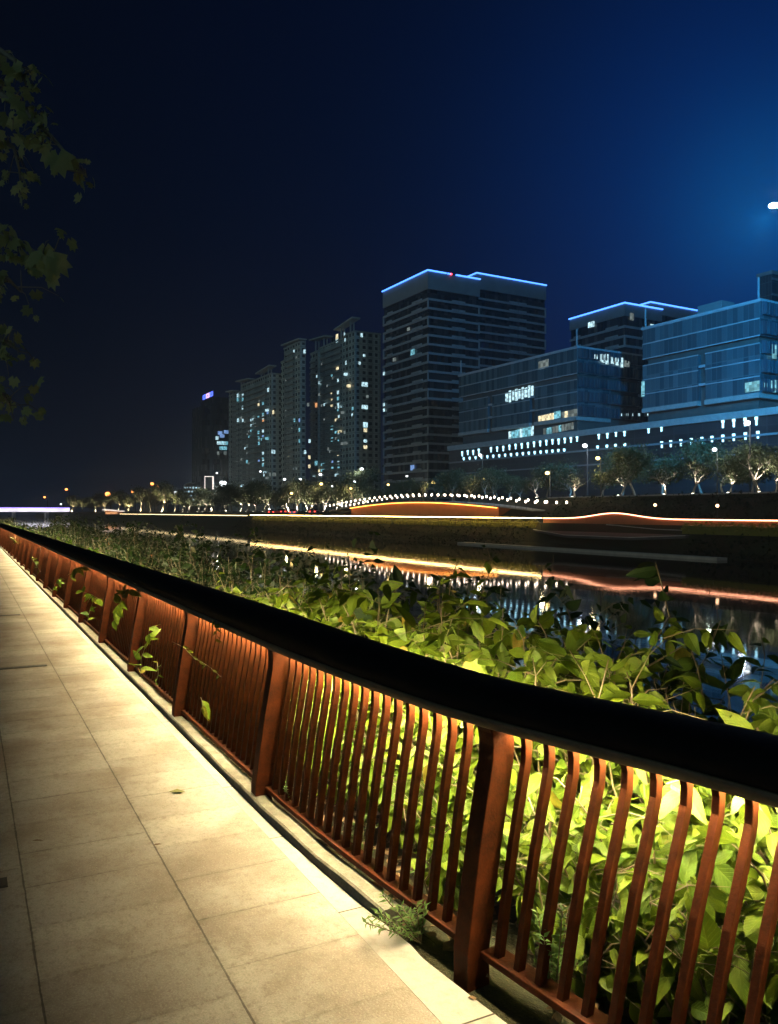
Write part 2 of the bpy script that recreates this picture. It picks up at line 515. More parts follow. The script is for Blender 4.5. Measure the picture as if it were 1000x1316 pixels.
class MB:
    def __init__(s):
        s.v, s.f = [], []

    def add(s, vs, fs):
        b = len(s.v)
        s.v.extend([tuple(v) for v in vs])
        s.f.extend([tuple(b + i for i in f) for f in fs])

    def box(s, p0, p1):
        x0, y0, z0 = p0
        x1, y1, z1 = p1
        s.add([(x0, y0, z0), (x1, y0, z0), (x1, y1, z0), (x0, y1, z0), (x0, y0, z1), (x1, y0, z1), (x1, y1, z1), (x0, y1, z1)],
              [(3, 2, 1, 0), (4, 5, 6, 7), (0, 1, 5, 4), (1, 2, 6, 5), (2, 3, 7, 6), (3, 0, 4, 7)])

    def bar(s, c, ax, ay, az):
        """box from centre and three half axis vectors"""
        vs = []
        for k in (-1, 1):
            for i, j in ((-1, -1), (1, -1), (1, 1), (-1, 1)):
                vs.append(c + ax * i + ay * j + az * k)
        s.add(vs, [(3, 2, 1, 0), (4, 5, 6, 7), (0, 1, 5, 4), (1, 2, 6, 5), (2, 3, 7, 6), (3, 0, 4, 7)])

    def loft(s, rings, closed=True, caps=True):
        n = len(rings[0])
        b = len(s.v)
        for r in rings:
            s.v.extend([tuple(p) for p in r])
        for i in range(len(rings) - 1):
            for j in range(n if closed else n - 1):
                k = (j + 1) % n
                s.f.append((b + i * n + j, b + i * n + k, b + (i + 1) * n + k, b + (i + 1) * n + j))
        if caps and closed:
            s.f.append(tuple(b + j for j in reversed(range(n))))
            s.f.append(tuple(b + (len(rings) - 1) * n + j for j in range(n)))

    def tube(s, pts, rad, n=6):
        pts = [Vector(p) for p in pts]
        if not hasattr(rad, '__len__'):
            rad = [rad] * len(pts)
        rings = []
        up = None
        for i, p in enumerate(pts):
            t = (pts[min(i + 1, len(pts) - 1)] - pts[max(i - 1, 0)])
            if t.length < 1e-9:
                t = Vector((0, 0, 1))
            t.normalize()
            if up is None:
                up = t.orthogonal().normalized()
            up = (up - t * up.dot(t))
            if up.length < 1e-6:
                up = t.orthogonal()
            up.normalize()
            w = t.cross(up)
            rings.append([p + (up * math.cos(a) + w * math.sin(a)) * rad[i] for a in [2 * math.pi * k / n for k in range(n)]])
        s.loft(rings)

    def ball(s, c, r, seg=8, rings=6, sq=1.0):
        c = Vector(c)
        rs = []
        for i in range(1, rings):
            a = math.pi * i / rings
            rs.append([c + Vector((r * math.sin(a) * math.cos(2 * math.pi * j / seg), r * math.sin(a) * math.sin(2 * math.pi * j / seg), r * sq * math.cos(a))) for j in range(seg)])
        s.loft(rs[::-1])

    def build(s, name, mat, parent=None, world=True, smooth=False, **kw):
        off = wloc(parent) if (parent is not None and world) else Vector((0, 0, 0))
        vs = np.array(s.v, dtype=np.float64) - np.array(off)
        me = bpy.data.meshes.new(name)
        me.from_pydata([tuple(r) for r in vs], [], s.f)
        if smooth:
            me.polygons.foreach_set('use_smooth', [True] * len(me.polygons))
        me.update()
        o = link_mesh(me, name, mat, parent)
        tag(o, **kw)
        return o


def bevel(o, w, seg=2):
    md = o.modifiers.new('bevel', 'BEVEL')
    md.width = w
    md.segments = seg
    md.limit_method = 'ANGLE'
    return o


# leaf templates: (u along, v across, height) rows
def ovate_template(n=6, width=0.58, fold=0.10):
    us = np.linspace(0, 1, n + 1)
    hw = width * 0.5 * np.sin(np.pi * us ** 0.78) ** 0.85 * (1 - 0.25 * us)
    hw[0] = 0.012
    hw[-1] = 0.0
    vs, ve = [], []
    for u, h in zip(us, hw):
        for k in (-1, -0.5, 0, 0.5, 1):
            wave = 0.018 * math.sin(u * 17 + k * 2) * abs(k)
            vs.append((u, k * h, abs(k) * h * fold * 2 + wave))
            ve.append(1.0 if k == 0 else 0.0)
    fs = []
    for i in range(n):
        for j in range(4):
            a = i * 5 + j
            fs.append((a, a + 1, a + 6, a + 5))
    return np.array(vs), fs, np.array(ve)


def simple_template(width=0.6):
    vs = [(0, 0, 0), (0.35, -width / 2, 0.05), (0.4, 0, 0), (0.35, width / 2, 0.05), (1, 0, -0.05)]
    return np.array(vs, float), [(0, 1, 2), (0, 2, 3), (1, 4, 2), (2, 4, 3)], np.array([0, 0, 1.0, 0, 0])


def palmate_template():
    tips = [(-150, .42), (-118, .42), (-80, .74), (-58, .58), (-36, .90), (-18, .70), (0, 1.0), (18, .70), (36, .90), (58, .58), (80, .74), (118, .42), (150, .42)]
    vs = [(0.0, 0, 0)]
    for a, r in tips:
        vs.append((0.0 + 0.62 * r * math.cos(R(a)), 0.62 * r * math.sin(R(a)), -0.16 * r * r))
    fs = [(0, i, i + 1) for i in range(1, len(vs) - 1)]
    return np.array(vs), fs, np.array([1.0] + [0.0] * (len(vs) - 1))


def lat(tpl):
    return np.clip(np.abs(tpl[0][:, 1]) * 3, 0, 1)


T_OVATE = ovate_template(6)
T_OVATE4 = ovate_template(4)
T_SIMPLE = simple_template()
T_NARROW = simple_template(0.34)
T_PALM = palmate_template()


def leaf_mesh(name, mat, parent, pos, axis, nor, length, rng, tpl, droop=0.25, tone=None, world=True, **kw):
    pos = np.asarray(pos, float)
    N = len(pos)
    axis = np.asarray(axis, float)
    axis = axis / np.maximum(np.linalg.norm(axis, axis=1, keepdims=True), 1e-9)
    nor = np.asarray(nor, float)
    nor = nor - axis * np.sum(nor * axis, 1, keepdims=True)
    nor = nor / np.maximum(np.linalg.norm(nor, axis=1, keepdims=True), 1e-9)
    side = np.cross(nor, axis)
    tv, tf, ve = tpl
    length = np.asarray(length, float)[:, None, None]
    dr = (droop * rng.uniform(0.3, 1.6, N))[:, None]
    u = tv[None, :, 0]
    h = tv[None, :, 2] - dr * u ** 2
    fl = rng.uniform(0.6, 1.5, N)[:, None]
    P = pos[:, None, :] + length * (u[..., None] * axis[:, None, :] + (tv[None, :, 1] * rng.uniform(0.62, 1.18, N)[:, None])[..., None] * side[:, None, :]
                                    + (h * np.where(h > 0, fl, 1))[..., None] * nor[:, None, :])
    P = P.reshape(-1, 3)
    if parent is not None and world:
        P = P - np.array(wloc(parent))
    nv = len(tv)
    if tone is None:
        tone = rng.uniform(0, 1, N)
    lens = np.array([len(f) for f in tf])
    flat = np.concatenate([np.array(f) for f in tf])
    allidx = (flat[None, :] + (np.arange(N) * nv)[:, None]).reshape(-1).astype(np.int32)
    alllen = np.tile(lens, N)
    starts = np.concatenate([[0], np.cumsum(alllen)[:-1]]).astype(np.int32)
    me = bpy.data.meshes.new(name)
    me.vertices.add(N * nv)
    me.vertices.foreach_set('co', P.reshape(-1).astype(np.float32))
    me.loops.add(len(allidx))
    me.loops.foreach_set('vertex_index', allidx)
    me.polygons.add(len(alllen))
    me.polygons.foreach_set('loop_start', starts)
    try:
        me.polygons.foreach_set('loop_total', alllen.astype(np.int32))
    except Exception:
        pass
    me.polygons.foreach_set('use_smooth', np.ones(len(alllen), dtype=bool))
    at = me.attributes.new('tone', 'FLOAT', 'POINT')
    at.data.foreach_set('value', np.repeat(tone, nv).astype(np.float32))
    at = me.attributes.new('vein', 'FLOAT', 'POINT')
    at.data.foreach_set('value', np.tile(ve, N).astype(np.float32))
    for nm, arr in (('leaf_u', tv[:, 0]), ('leaf_v', np.abs(tv[:, 1]))):
        at = me.attributes.new(nm, 'FLOAT', 'POINT')
        at.data.foreach_set('value', np.tile(arr, N).astype(np.float32))
    me.update(calc_edges=True)
    me.validate()
    o = link_mesh(me, name, mat, parent)
    tag(o, **kw)
    return o


def copy_tree(o, parent=None):
    c = o.copy()
    C.objects.link(c)
    c.parent = parent
    for ch in list(o.children):
        copy_tree(ch, c)
    return c


# ------------------------------------------------------------------ the railing's line
_s = np.arange(-8.0, 90.01, 0.05)
_w = np.where(_s < 0, 0.027 * _s ** 2, 0.0)
_P = np.array([[SW(a, b).x, SW(a, b).y] for a, b in zip(_s, _w)])
_T = np.concatenate([[0], np.cumsum(np.linalg.norm(np.diff(_P, axis=0), axis=1))])
_T = _T - np.interp(0.0, _s, _T)


def FENCE(t):
    """point, tangent and outward normal of the railing foot line at arc length t (0 at the second post)"""
    x, y = np.interp(t, _T, _P[:, 0]), np.interp(t, _T, _P[:, 1])
    x2, y2 = np.interp(t + 0.04, _T, _P[:, 0]), np.interp(t + 0.04, _T, _P[:, 1])
    x1, y1 = np.interp(t - 0.04, _T, _P[:, 0]), np.interp(t - 0.04, _T, _P[:, 1])
    tg = Vector((x2 - x1, y2 - y1, 0)).normalized()
    return Vector((x, y, 0)), tg, Vector((tg.y, -tg.x, 0))


def wc(s):
    return 0.027 * s * s if s < 0 else 0.0


def FP(t, o, z):
    p, tg, n = FENCE(t)
    return p + n * o + Vector((0, 0, z))


def lean(t):
    q = min(1.0, max(0.0, (-t - 1.7) / 1.3))
    return 0.10 + 0.14 * q * q * (3 - 2 * q)


# ------------------------------------------------------------------ SETTING: terrain, walkway, water
TERR_Z = 3.7


def terrace(s):
    k = min(1.0, max(0.0, (s - 118) / 70.0))
    k = k * k * (3 - 2 * k)
    return TERR_Z * (1 - k) + 1.5 * k


WATER_Z = -3.0


def ground_z(s, wr):
    if wr < 0.12:
        return -0.035
    if wr < 9.5:
        return -0.035 - (wr - 0.12) * 0.36 - 0.05 * math.sin(s * 1.7 + wr * 2.1) * min(1, wr)
    if wr < 61:
        return -4.2
    prof = ((61, -4.2), (62.6, -3.3), (64.6, -2.35), (66.6, 0.15), (71.5, 0.3), (78, terrace(s)), (160, terrace(s) + 0.8), (4000, terrace(s) + 1.0))
    for (a, za), (b, zb) in zip(prof, prof[1:]):
        if wr <= b:
            return za + (zb - za) * (wr - a) / (b - a)
    return prof[-1][1]


ss = [-380, -200, -100, -50, -25, -14] + list(np.arange(-8, 12, 0.5)) + list(np.arange(12, 40, 2)) + list(np.arange(40, 260, 6)) + [280, 320, 400, 520, 700, 950]
ww = [-700, -300, -100, -40, -15, -6, -3, -1, 0, 0.119, 0.121, 0.4, 0.8, 1.2, 1.8, 2.5, 3.5, 5, 6.5, 8, 9.5, 12, 20, 40, 58, 61, 62.6, 64.6, 66.6, 69, 71.5, 74, 78, 95, 120, 160, 300, 700, 1000]
mb = MB()
for s in ss:
    for w in ww:
        off = wc(max(s, -9)) if w >= -0.5 and w < 12 else 0
        mb.v.append(tuple(SW(s, w + off, ground_z(s, w))))
nw = len(ww)
for i in range(len(ss) - 1):
    for j in range(nw - 1):
        mb.f.append((i * nw + j, i * nw + j + 1, (i + 1) * nw + j + 1, (i + 1) * nw + j))
mb.build('ground', M['ground'], kind='structure')

# walkway: local x runs along the path, local y away from the river
FRAME = Matrix((A, -B, Vector((0, 0, 1)))).transposed().to_4x4()


def framed(o):
    o.matrix_world = Matrix.Translation(O) @ FRAME
    return o


mb = MB()
W_EDGE = 0.06
vs = []
for s in (-9, 90):
    for y in (W_EDGE, 3.6):
        vs.append((s, y, 0.0))
        vs.append((s, y, -0.2))
mb.add(vs, [(0, 4, 6, 2), (1, 3, 7, 5), (0, 1, 5, 4), (2, 6, 7, 3), (0, 2, 3, 1), (4, 5, 7, 6)])
o = framed(mb.build('walkway', M['paving']))
tag(o, kind='structure')
# far edge kerb and lawn beside the walkway
mb = MB()
mb.box((-9, 3.6, -0.2), (90, 3.74, 0.12))
o = framed(mb.build('path_kerb', M['kerb']))
tag(o, kind='structure')

# pale border stones between the tile field and the railing
mb = MB()
pts = np.concatenate([np.arange(-7.0, 2, 0.1), np.arange(2, 90, 2.0)])
rings = []
for t in pts:
    p = FP(t, 0.0, 0.0)
    s_in = (p - O).dot(A)
    ow = (p - O).dot(B)
    y_out = -(ow + (-0.015 if t < -1.75 else 0.0))
    y_in = W_EDGE - 0.0005
    rings.append([(s_in, y_in, -0.2), (s_in, y_in, 0.001), (s_in, y_out, 0.001), (s_in, y_out, -0.2)])
mb.loft(rings)
o = framed(mb.build('border_path', M['border']))
tag(o, kind='structure')

# low kerb under the railing, it stops short of the nearest post
mb = MB()
rings = []
tt = np.concatenate([np.arange(-1.50, 4, 0.12), np.arange(4, 88, 1.5)])
for t in tt:
    j = 0.004 * math.sin(t * 9)
    rings.append([FP(t, 0.004, -0.3), FP(t, 0.004, 0.038 + j), FP(t, 0.012, 0.046 + j), FP(t, 0.085, 0.046 + j), FP(t, 0.09, -0.3)])
mb.loft(rings)
mb.build('kerb', M['kerb'], kind='structure')

# river
mb = MB()
mb.add([(-380, -4.0, 0), (950, -4.0, 0), (950, -66, 0), (-380, -66, 0)], [(3, 2, 1, 0)])
o = mb.build('water', M['water'])
o.matrix_world = Matrix.Translation(O + Vector((0, 0, WATER_Z))) @ FRAME
tag(o, kind='structure')

# ------------------------------------------------------------------ RAILING
BAY = 1.965
T0, T1 = -5.6, 70.0
rail = empty('railing', FP(0, 0, 0), label='long curved dark brown steel railing with lit handrail beside the walkway', cat='railing')


def bar_profile(t, base=0.10):
    d_ = lean(t)
    return [(base, 0.088), (base + .22 * d_, 0.26), (base + .52 * d_, 0.47), (base + .82 * d_, 0.64), (base + .98 * d_, 0.735),
            (base + 1.0 * d_, 0.785), (base + .95 * d_, 0.828), (base + .80 * d_, 0.868), (base + .60 * d_, 0.902)]


def add_bar(mb, t, half_t, depth, base=0.10, zfoot=None, ztop=None):
    p, tg, n = FENCE(t)
    prof = bar_profile(t, base)
    if zfoot is not None:
        prof = [(prof[0][0], zfoot)] + prof
    rings = []
    for i, (o_, z) in enumerate(prof):
        a = prof[max(i - 1, 0)]
        b = prof[min(i + 1, len(prof) - 1)]
        dx, dzz = b[0] - a[0], b[1] - a[1]
        L = math.hypot(dx, dzz)
        if i == len(prof) - 1:
            nx, nz = 1.0, 0.0
        else:
            nx, nz = dzz / L, -dx / L
        c = p + n * o_ + Vector((0, 0, z))
        dn = n * nx + Vector((0, 0, nz))
        rings.append([c - tg * half_t, c + tg * half_t, c + tg * half_t + dn * depth, c - tg * half_t + dn * depth])
    mb.loft(rings)


nb = 19
rest = MB()
post_ts = [k * BAY for k in range(-2, 36)]
cands = []
for k in range(-3, 35):
    for i in range(1, nb + 1):
        t = k * BAY + BAY * i / (nb + 1)
        cands.append(t)
cands = [t for t in cands if t > -5.4]
near = [t for t in cands if -3.05 < t < 99][:100]
for t in cands:
    if t in near:
        b = MB()
        add_bar(b, t, 0.013, 0.031)
        o = b.build('baluster', M['steel'], rail)
        bevel(o, 0.0025, 2)
    else:
        add_bar(rest, t, 0.013, 0.031)
o = rest.build('far_balusters', M['steel'], rail)
o['kind'] = 'stuff'
for t in post_ts:
    b = MB()
    add_bar(b, t, 0.040, 0.098, base=0.025, zfoot=-0.05)
    o = b.build('post', M['steel'], rail)
    bevel(o, 0.004, 2)

# bottom rail, one flat bar for every bay
for k in range(-3, 35):
    ta, tb = k * BAY + 0.034, (k + 1) * BAY - 0.034
    if ta < T0:
        ta = T0
    b = MB()
    rings = []
    for t in np.linspace(ta, tb, 10 if k < 3 else 3):
        rings.append([FP(t, 0.080, 0.066), FP(t, 0.080, 0.090), FP(t, 0.165, 0.090), FP(t, 0.165, 0.066)])
    b.loft(rings)
    o = b.build('bottom_rail', M['steel'], rail)
    bevel(o, 0.003, 2)

# handrail: broad dark timber-like section
b = MB()
rings = []
trange = np.concatenate([np.arange(T0, 8, 0.1), np.arange(8, T1, 1.0)])
for t in trange:
    c0 = 0.10 + 0.74 * lean(t)
    sec = [(-0.070, 0.903), (-0.092, 0.898), (-0.098, 0.874), (-0.110, 0.872), (-0.122, 0.882), (-0.124, 0.960), (-0.114, 0.998), (-0.09, 1.018), (-0.04, 1.030), (0.03, 1.034), (0.085, 1.030),
           (0.125, 1.014), (0.138, 0.988), (0.132, 0.950), (0.105, 0.918), (0.075, 0.903)]
    q = min(1.0, max(0.0, -t / 1.9))
    rings.append([FP(t, c0 + a * (1 - (0.2 * q if a > 0 else 0)), z - (0.034 * q if z > 0.95 else 0)) for a, z in sec])
b.loft(rings)
b.build('handrail', M['rail_top'], rail, smooth=True)
b = MB()
rings = []
for t in trange:
    c0 = 0.10 + 0.74 * lean(t)
    rings.append([FP(t, c0 + a, z) for a, z in ((-0.1225, 0.868), (-0.128, 0.872), (-0.128, 0.902), (-0.1245, 0.905), (-0.1242, 0.885), (-0.118, 0.870))])
b.loft(rings)
b.build('edge_trim', M['trim'], rail, smooth=True)
# light strip below the handrail, one for each bay
for k in range(-3, 35):
    ta, tb = k * BAY + 0.05, (k + 1) * BAY - 0.05
    ta = max(ta, T0)
    b = MB()
    ch = MB()
    rings, rc = [], []
    for t in np.linspace(ta, tb, 8 if k < 2 else 3):
        c0 = 0.10 + 1.0 * lean(t) + 0.014
        # an open strip tilted a little to the river, lit side down, in an added channel
        rings.append([FP(t, c0 - 0.010, 0.872), FP(t, c0 + 0.009, 0.877), FP(t, c0 + 0.013, 0.8835)])
        rc.append([FP(t, c0 - 0.013, 0.8665), FP(t, c0 - 0.013, 0.9025), FP(t, c0 + 0.014, 0.9025), FP(t, c0 + 0.014, 0.8845), FP(t, c0 + 0.009, 0.8795), FP(t, c0 - 0.010, 0.874), FP(t, c0 - 0.0105, 0.8665)])  # unseen channel, its lip shaped to cut light off the outer paving
    b.loft(rings, closed=False)
    n0 = (Vector(b.v[1]) - Vector(b.v[0])).cross(Vector(b.v[3]) - Vector(b.v[0]))
    if n0.z > 0:
        b.f = [f[::-1] for f in b.f]
    f0 = [Vector(b.v[i]) for i in b.f[0]]
    if (f0[1] - f0[0]).cross(f0[2] - f0[1]).z > 0:
        b.f = [f[::-1] for f in b.f]
    ch.loft(rc)
    o = ch.build('light_cutoff_channel', M['channel'], rail)
    b.build('light_strip', M['strip'], o)

# ------------------------------------------------------------------ small things on the paving
def drain(s0, y0, y1, label):
    r_ = empty('drain_slot', SW(s0, -(y0 + y1) / 2, 0.0), label=label, cat='drain')
    mb = MB()
    c = SW(s0, -(y0 + y1) / 2, 0.003)
    mb.bar(c, B * (y1 - y0) / 2, A * 0.05, Vector((0, 0, 0.002)))
    mb.build('drain_frame', M['slot'], r_)
    mb = MB()
    for i in range(14):
        y = y0 + (y1 - y0) * (i + 0.5) / 14
        mb.bar(SW(s0, -y, 0.0055), B * 0.012, A * 0.042, Vector((0, 0, 0.0012)))
    mb.build('grate', M['dark_metal'], r_)


drain(4.87, 0.63, 1.21, 'narrow dark iron drain slot across the middle of the walkway')
drain(-0.45, 1.222, 1.80, 'short dark drain slot at the left edge of the near paving')
drain(9.6, 0.63, 1.21, 'thin dark drain slot farthest along the walkway')

rng = np.random.default_rng(5)


def ground_leaf(px, py, L, mat, label, ang, tone):
    D = EYE * FPX / (py - 658)
    p = PD(px, py, D)
    o = leaf_mesh('fallen_leaf', mat, None, [(p.x, p.y, 0.006)], [(math.cos(ang), math.sin(ang), 0)], [(0.1, 0, 1)], [L], rng, T_OVATE, 0.12, np.array([tone]))
    tag(o, label=label, cat='leaf')


ground_leaf(218, 1019, 0.115, M['leaf_fallen'], 'yellow green fallen leaf lying flat on the pale paving', 0.1, 0.6)
ground_leaf(197, 1088, 0.045, M['leaf_dry'], 'tiny curled dark leaf beside the long paving joint', 0.6, 0.05)
ground_leaf(42, 1082, 0.05, M['leaf_dry'], 'small dark dry leaf on the shaded left paving', 0.2, 0.0)
ground_leaf(612, 1288, 0.05, M['leaf_dry'], 'reddish dry leaf on the border stone near the closest post', 2.2, 0.3)

# ------------------------------------------------------------------ PLANTS on the near bank
def keep_out(p, o_min=0.36):
    """stems grow on the river side of the railing"""
    o_ = (p - O).dot(B) - wc((p - O).dot(A))
    return p + B * (o_min - o_) if o_ < o_min else p


def shrub(name, label, group, base, top, spread, nstem, leaf, rng, mat, tpl, spacing=0.055, toward=None, cat='shrub', droop=0.3, side_shoots=2, facing=None, clear=True, hmin=0.45):
    root = empty(name, base, label=label, cat=cat, group=group)
    st = MB()
    pos, ax, no, ln = [], [], [], []
    H = top - base.z
    fv = facing if facing is not None else -B
    for i in range(nstem):
        a = rng.uniform(0, 2 * math.pi)
        r0 = rng.uniform(0, 0.16) * spread / 0.6
        h = H * rng.uniform(hmin, 1.02)
        rr = spread * rng.uniform(0.15, 1.0)
        dirv = Vector((math.cos(a), math.sin(a), 0))
        if toward is not None:
            dirv = (dirv + toward * 0.5)
        p0 = base + dirv * r0
        mid = base + dirv * (r0 + rr * 0.35) + Vector((0, 0, h * 0.7))
        end = base + dirv * rr + Vector((0, 0, h * rng.uniform(0.82, 1.0)))
        pts = []
        for q in np.linspace(0, 1, 9):
            p = p0 * (1 - q) ** 2 + mid * 2 * q * (1 - q) + end * q * q
            p = p + Vector(rng.normal(0, 0.012, 3))
            pts.append(keep_out(p) if clear else p)
        chains = [(pts, 0.0055)]
        for j in range(side_shoots):
            k = rng.integers(3, 8)
            q0 = pts[k]
            dv = Vector((rng.normal(), rng.normal(), rng.uniform(-0.1, 0.7))).normalized() * rng.uniform(0.15, 0.38) * (0.5 + spread)
            sh = [q0, q0 + dv * 0.5 + Vector((0, 0, 0.03)), q0 + dv]
            chains.append(([keep_out(q) for q in sh] if clear else sh, 0.0022))
        for ch, rad in chains:
            st.tube(ch, [rad * (1 - 0.6 * i_ / (len(ch) - 1)) for i_ in range(len(ch))], 5)
            L = sum((ch[i_ + 1] - ch[i_]).length for i_ in range(len(ch) - 1))
            n = max(2, int(L * (0.85 if rad > 0.004 else 1) / spacing))
            for j in range(n):
                q = (j + rng.uniform(0.2, 0.9)) / n
                q = 0.12 + 0.88 * q if rad > 0.004 else q
                f = q * (len(ch) - 1)
                k = min(int(f), len(ch) - 2)
                p = ch[k].lerp(ch[k + 1], f - k)
                tg = (ch[k + 1] - ch[k]).normalized()
                sgn = 1 if j % 2 else -1
                sd = tg.cross(Vector((0, 0, 1)))
                if sd.length < 0.1:
                    sd = Vector((rng.normal(), rng.normal(), 0))
                sd.normalize()
                rot = Matrix.Rotation(rng.uniform(-1.2, 1.2), 3, tg)
                sd = rot @ sd
                axis = sd * sgn * rng.uniform(0.5, 1.0) + tg * rng.uniform(0.1, 0.7) + Vector((0, 0, -rng.uniform(0.1, 0.75)))
                axis.normalize()
                nn = Vector((0, 0, 1)) * rng.uniform(0.3, 1.0) + fv * rng.uniform(-0.1, 0.9) + Vector(rng.normal(0, 0.35, 3))
                pet = p + axis * 0.012
                if clear:
                    s_ = (pet - O).dot(A)
                    tip = pet + axis * leaf
                    if min((pet - O).dot(B), (tip - O).dot(B)) - wc(s_) < 0.30 and rng.random() < 0.96:
                        continue
                pos.append(pet)
                ax.append(axis)
                no.append(nn)
                ln.append(leaf * rng.uniform(0.45, 1.35) * (1.0 - 0.35 * max(0, q - 0.75) / 0.25))
    st.build('stems', M['stem'], root, smooth=True)
    tone = np.clip(rng.beta(2.0, 2.0, len(pos)) * 0.92 + (rng.random(len(pos)) < 0.03) * 0.4, 0, 1)
    leaf_mesh('foliage', mat, root, pos, ax, no, ln, rng, tpl, droop, tone)
    return root


rng = np.random.default_rng(11)
near_labels = [
    (-4.7, .58, 1.05, 'leafy bank shrub just outside the right edge of view behind the railing'),
    (-4.15, .50, .98, 'big leaved shrub at the far right behind the nearest balusters'),
    (-3.55, .48, .96, 'brightly lit shrub behind the balusters right of the closest post'),
    (-2.95, .52, .98, 'dense lit shrub filling the gaps between the closest balusters'),
    (-2.35, .46, .96, 'yellow green shrub with small sprigs right behind the closest post'),
    (-1.75, .55, 1.02, 'broad leaved shrub rising over the handrail by the closest post'),
    (-1.15, .50, 1.08, 'glowing green shrub over the handrail left of the closest post'),
    (-0.55, .52, 1.10, 'glowing yellow green shrub over the middle of the curved handrail'),
    (0.05, .50, 1.05, 'lit shrub poking over the handrail by the second post'),
    (0.75, .52, 1.02, 'drooping leafy shrub over the handrail beyond the second post'),
    (1.5, .55, 1.05, 'green shrub behind the third post of the railing'),
    (2.3, .55, 1.02, 'shrub of half lit leaves just past the third post'),
]
for i, (t, w, top, lab) in enumerate(near_labels):
    p = FP(t, w + 0.22, 0)
    base = Vector((p.x, p.y, -0.16))
    shrub('bank_shrub', lab, 'leafy shrubs right behind the railing', base, top + 0.13 + (0.09 if -3.9 < t < 0.9 else 0.03), 0.58, 38 if t > -2.6 else 25, 0.112, rng, M['leaf'], T_OVATE, 0.045, side_shoots=4, hmin=0.25)
for t, w, top, lab in ((-2.7, .52, .52, 'low leafy growth at the foot of the closest shrubs'), (-3.3, .5, .55, 'low leafy growth under the far right shrubs'), (-3.9, .5, .6, 'low leafy growth at the lower right corner'),
                       (-2.1, .5, .5, 'low leafy growth just beside the closest post'), (-1.2, .5, .45, 'low leafy growth behind the bars left of the closest post'), (-4.5, .55, .6, 'low leafy growth at the very edge of view')):
    p = FP(t, w, 0)
    shrub('low_shrub', lab, 'low growth behind the railing', Vector((p.x, p.y, -0.16)), top, 0.5, 16, 0.105, rng, M['leaf'], T_OVATE, 0.045, side_shoots=2, hmin=0.5)
k = 0
for t in np.arange(3.2, 26, 1.05):
    p = FP(t, 0.55 + 0.2 * rng.random(), 0)
    shrub('bank_shrub', 'green bank shrub showing just over the far stretch of handrail', 'leafy shrubs along the far stretch of railing',
          Vector((p.x, p.y, -0.2)), 0.93 + 0.12 * rng.random(), 0.6, 20, 0.12, rng, M['leaf_half_shaded'], T_OVATE4, 0.065, side_shoots=2, hmin=0.3)
# second row, lower on the bank
for t in np.arange(-5.0, 26, 1.0):
    p = FP(t, 1.45 + 0.5 * rng.random(), 0)
    right = t < -0.6
    shrub('bank_shrub', 'shaded shrub lower on the near bank above the water' if right else 'dark leafy shrub lower on the near bank',
          'shaded shrubs lower on the near bank' if right else 'dark shrubs on the near bank',
          Vector((p.x, p.y, -0.62)), (0.94 + 0.16 * rng.random()) if right else (1.03 + 0.22 * rng.random()), 0.78, 30 if right else 24, 0.13, rng,
          M['leaf_half_shaded'] if right else M['leaf_shaded'], T_OVATE4, 0.075, side_shoots=2 if right else 1)
# third row, bigger dark bushes to the left
for t in np.arange(3.5, 60, 1.9):
    p = FP(t, 3.4 + 1.3 * rng.random(), 0)
    z0 = -1.3
    shrub('bank_bush', 'large dark bush on the near bank between railing and river', 'large dark bushes on the near bank',
          Vector((p.x, p.y, z0)), 1.0 + 0.3 * rng.random() + 0.013 * min(t, 24), 1.3, 22, 0.17, rng, M['leaf_shaded'], T_SIMPLE, 0.10, side_shoots=2)
for t in np.arange(27, 66, 2.1):
    p = FP(t, 0.9 + 0.5 * rng.random(), 0)
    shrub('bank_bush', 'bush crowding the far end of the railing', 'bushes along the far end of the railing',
          Vector((p.x, p.y, -0.3)), 1.15 + 0.25 * rng.random(), 1.0, 18, 0.16, rng, M['leaf_shaded'], T_SIMPLE, 0.10, side_shoots=2)


def sprig_on(path, name, label, group, leaf, n, rng, mat, rad=0.003, tpl=None, cat='vine', tone=None, spread=0.5, droop=0.3):
    """a loose shoot with leaves along a world space path"""
    root = empty(name, path[0], label=label, cat=cat, group=group)
    st = MB()
    st.tube(path, [rad * (1 - 0.5 * i / (len(path) - 1)) for i in range(len(path))], 5)
    st.build('stem', M['stem'], root, smooth=True)
    pos, ax, no, ln = [], [], [], []
    for j in range(n):
        f = (j + 0.7) / n * (len(path) - 1)
        f = min(f, len(path) - 1.001)
        k = int(f)
        p = path[k].lerp(path[k + 1], f - k)
        tg = (path[k + 1] - path[k]).normalized()
        sd = Vector(rng.normal(0, 1, 3))
        sd = (sd - tg * sd.dot(tg)).normalized()
        axis = (sd * spread * 1.6 + tg * 0.5 + Vector((0, 0, -0.35))).normalized()
        pos.append(p)
        ax.append(axis)
        no.append(Vector((-0.4, -0.7, 0.5)) + Vector(rng.normal(0, 0.35, 3)))
        ln.append(leaf * rng.uniform(0.65, 1.2))
    leaf_mesh('leaves', mat, root, pos, ax, no, ln, rng, tpl or T_OVATE, droop, tone)
    return root


rng = np.random.default_rng(21)
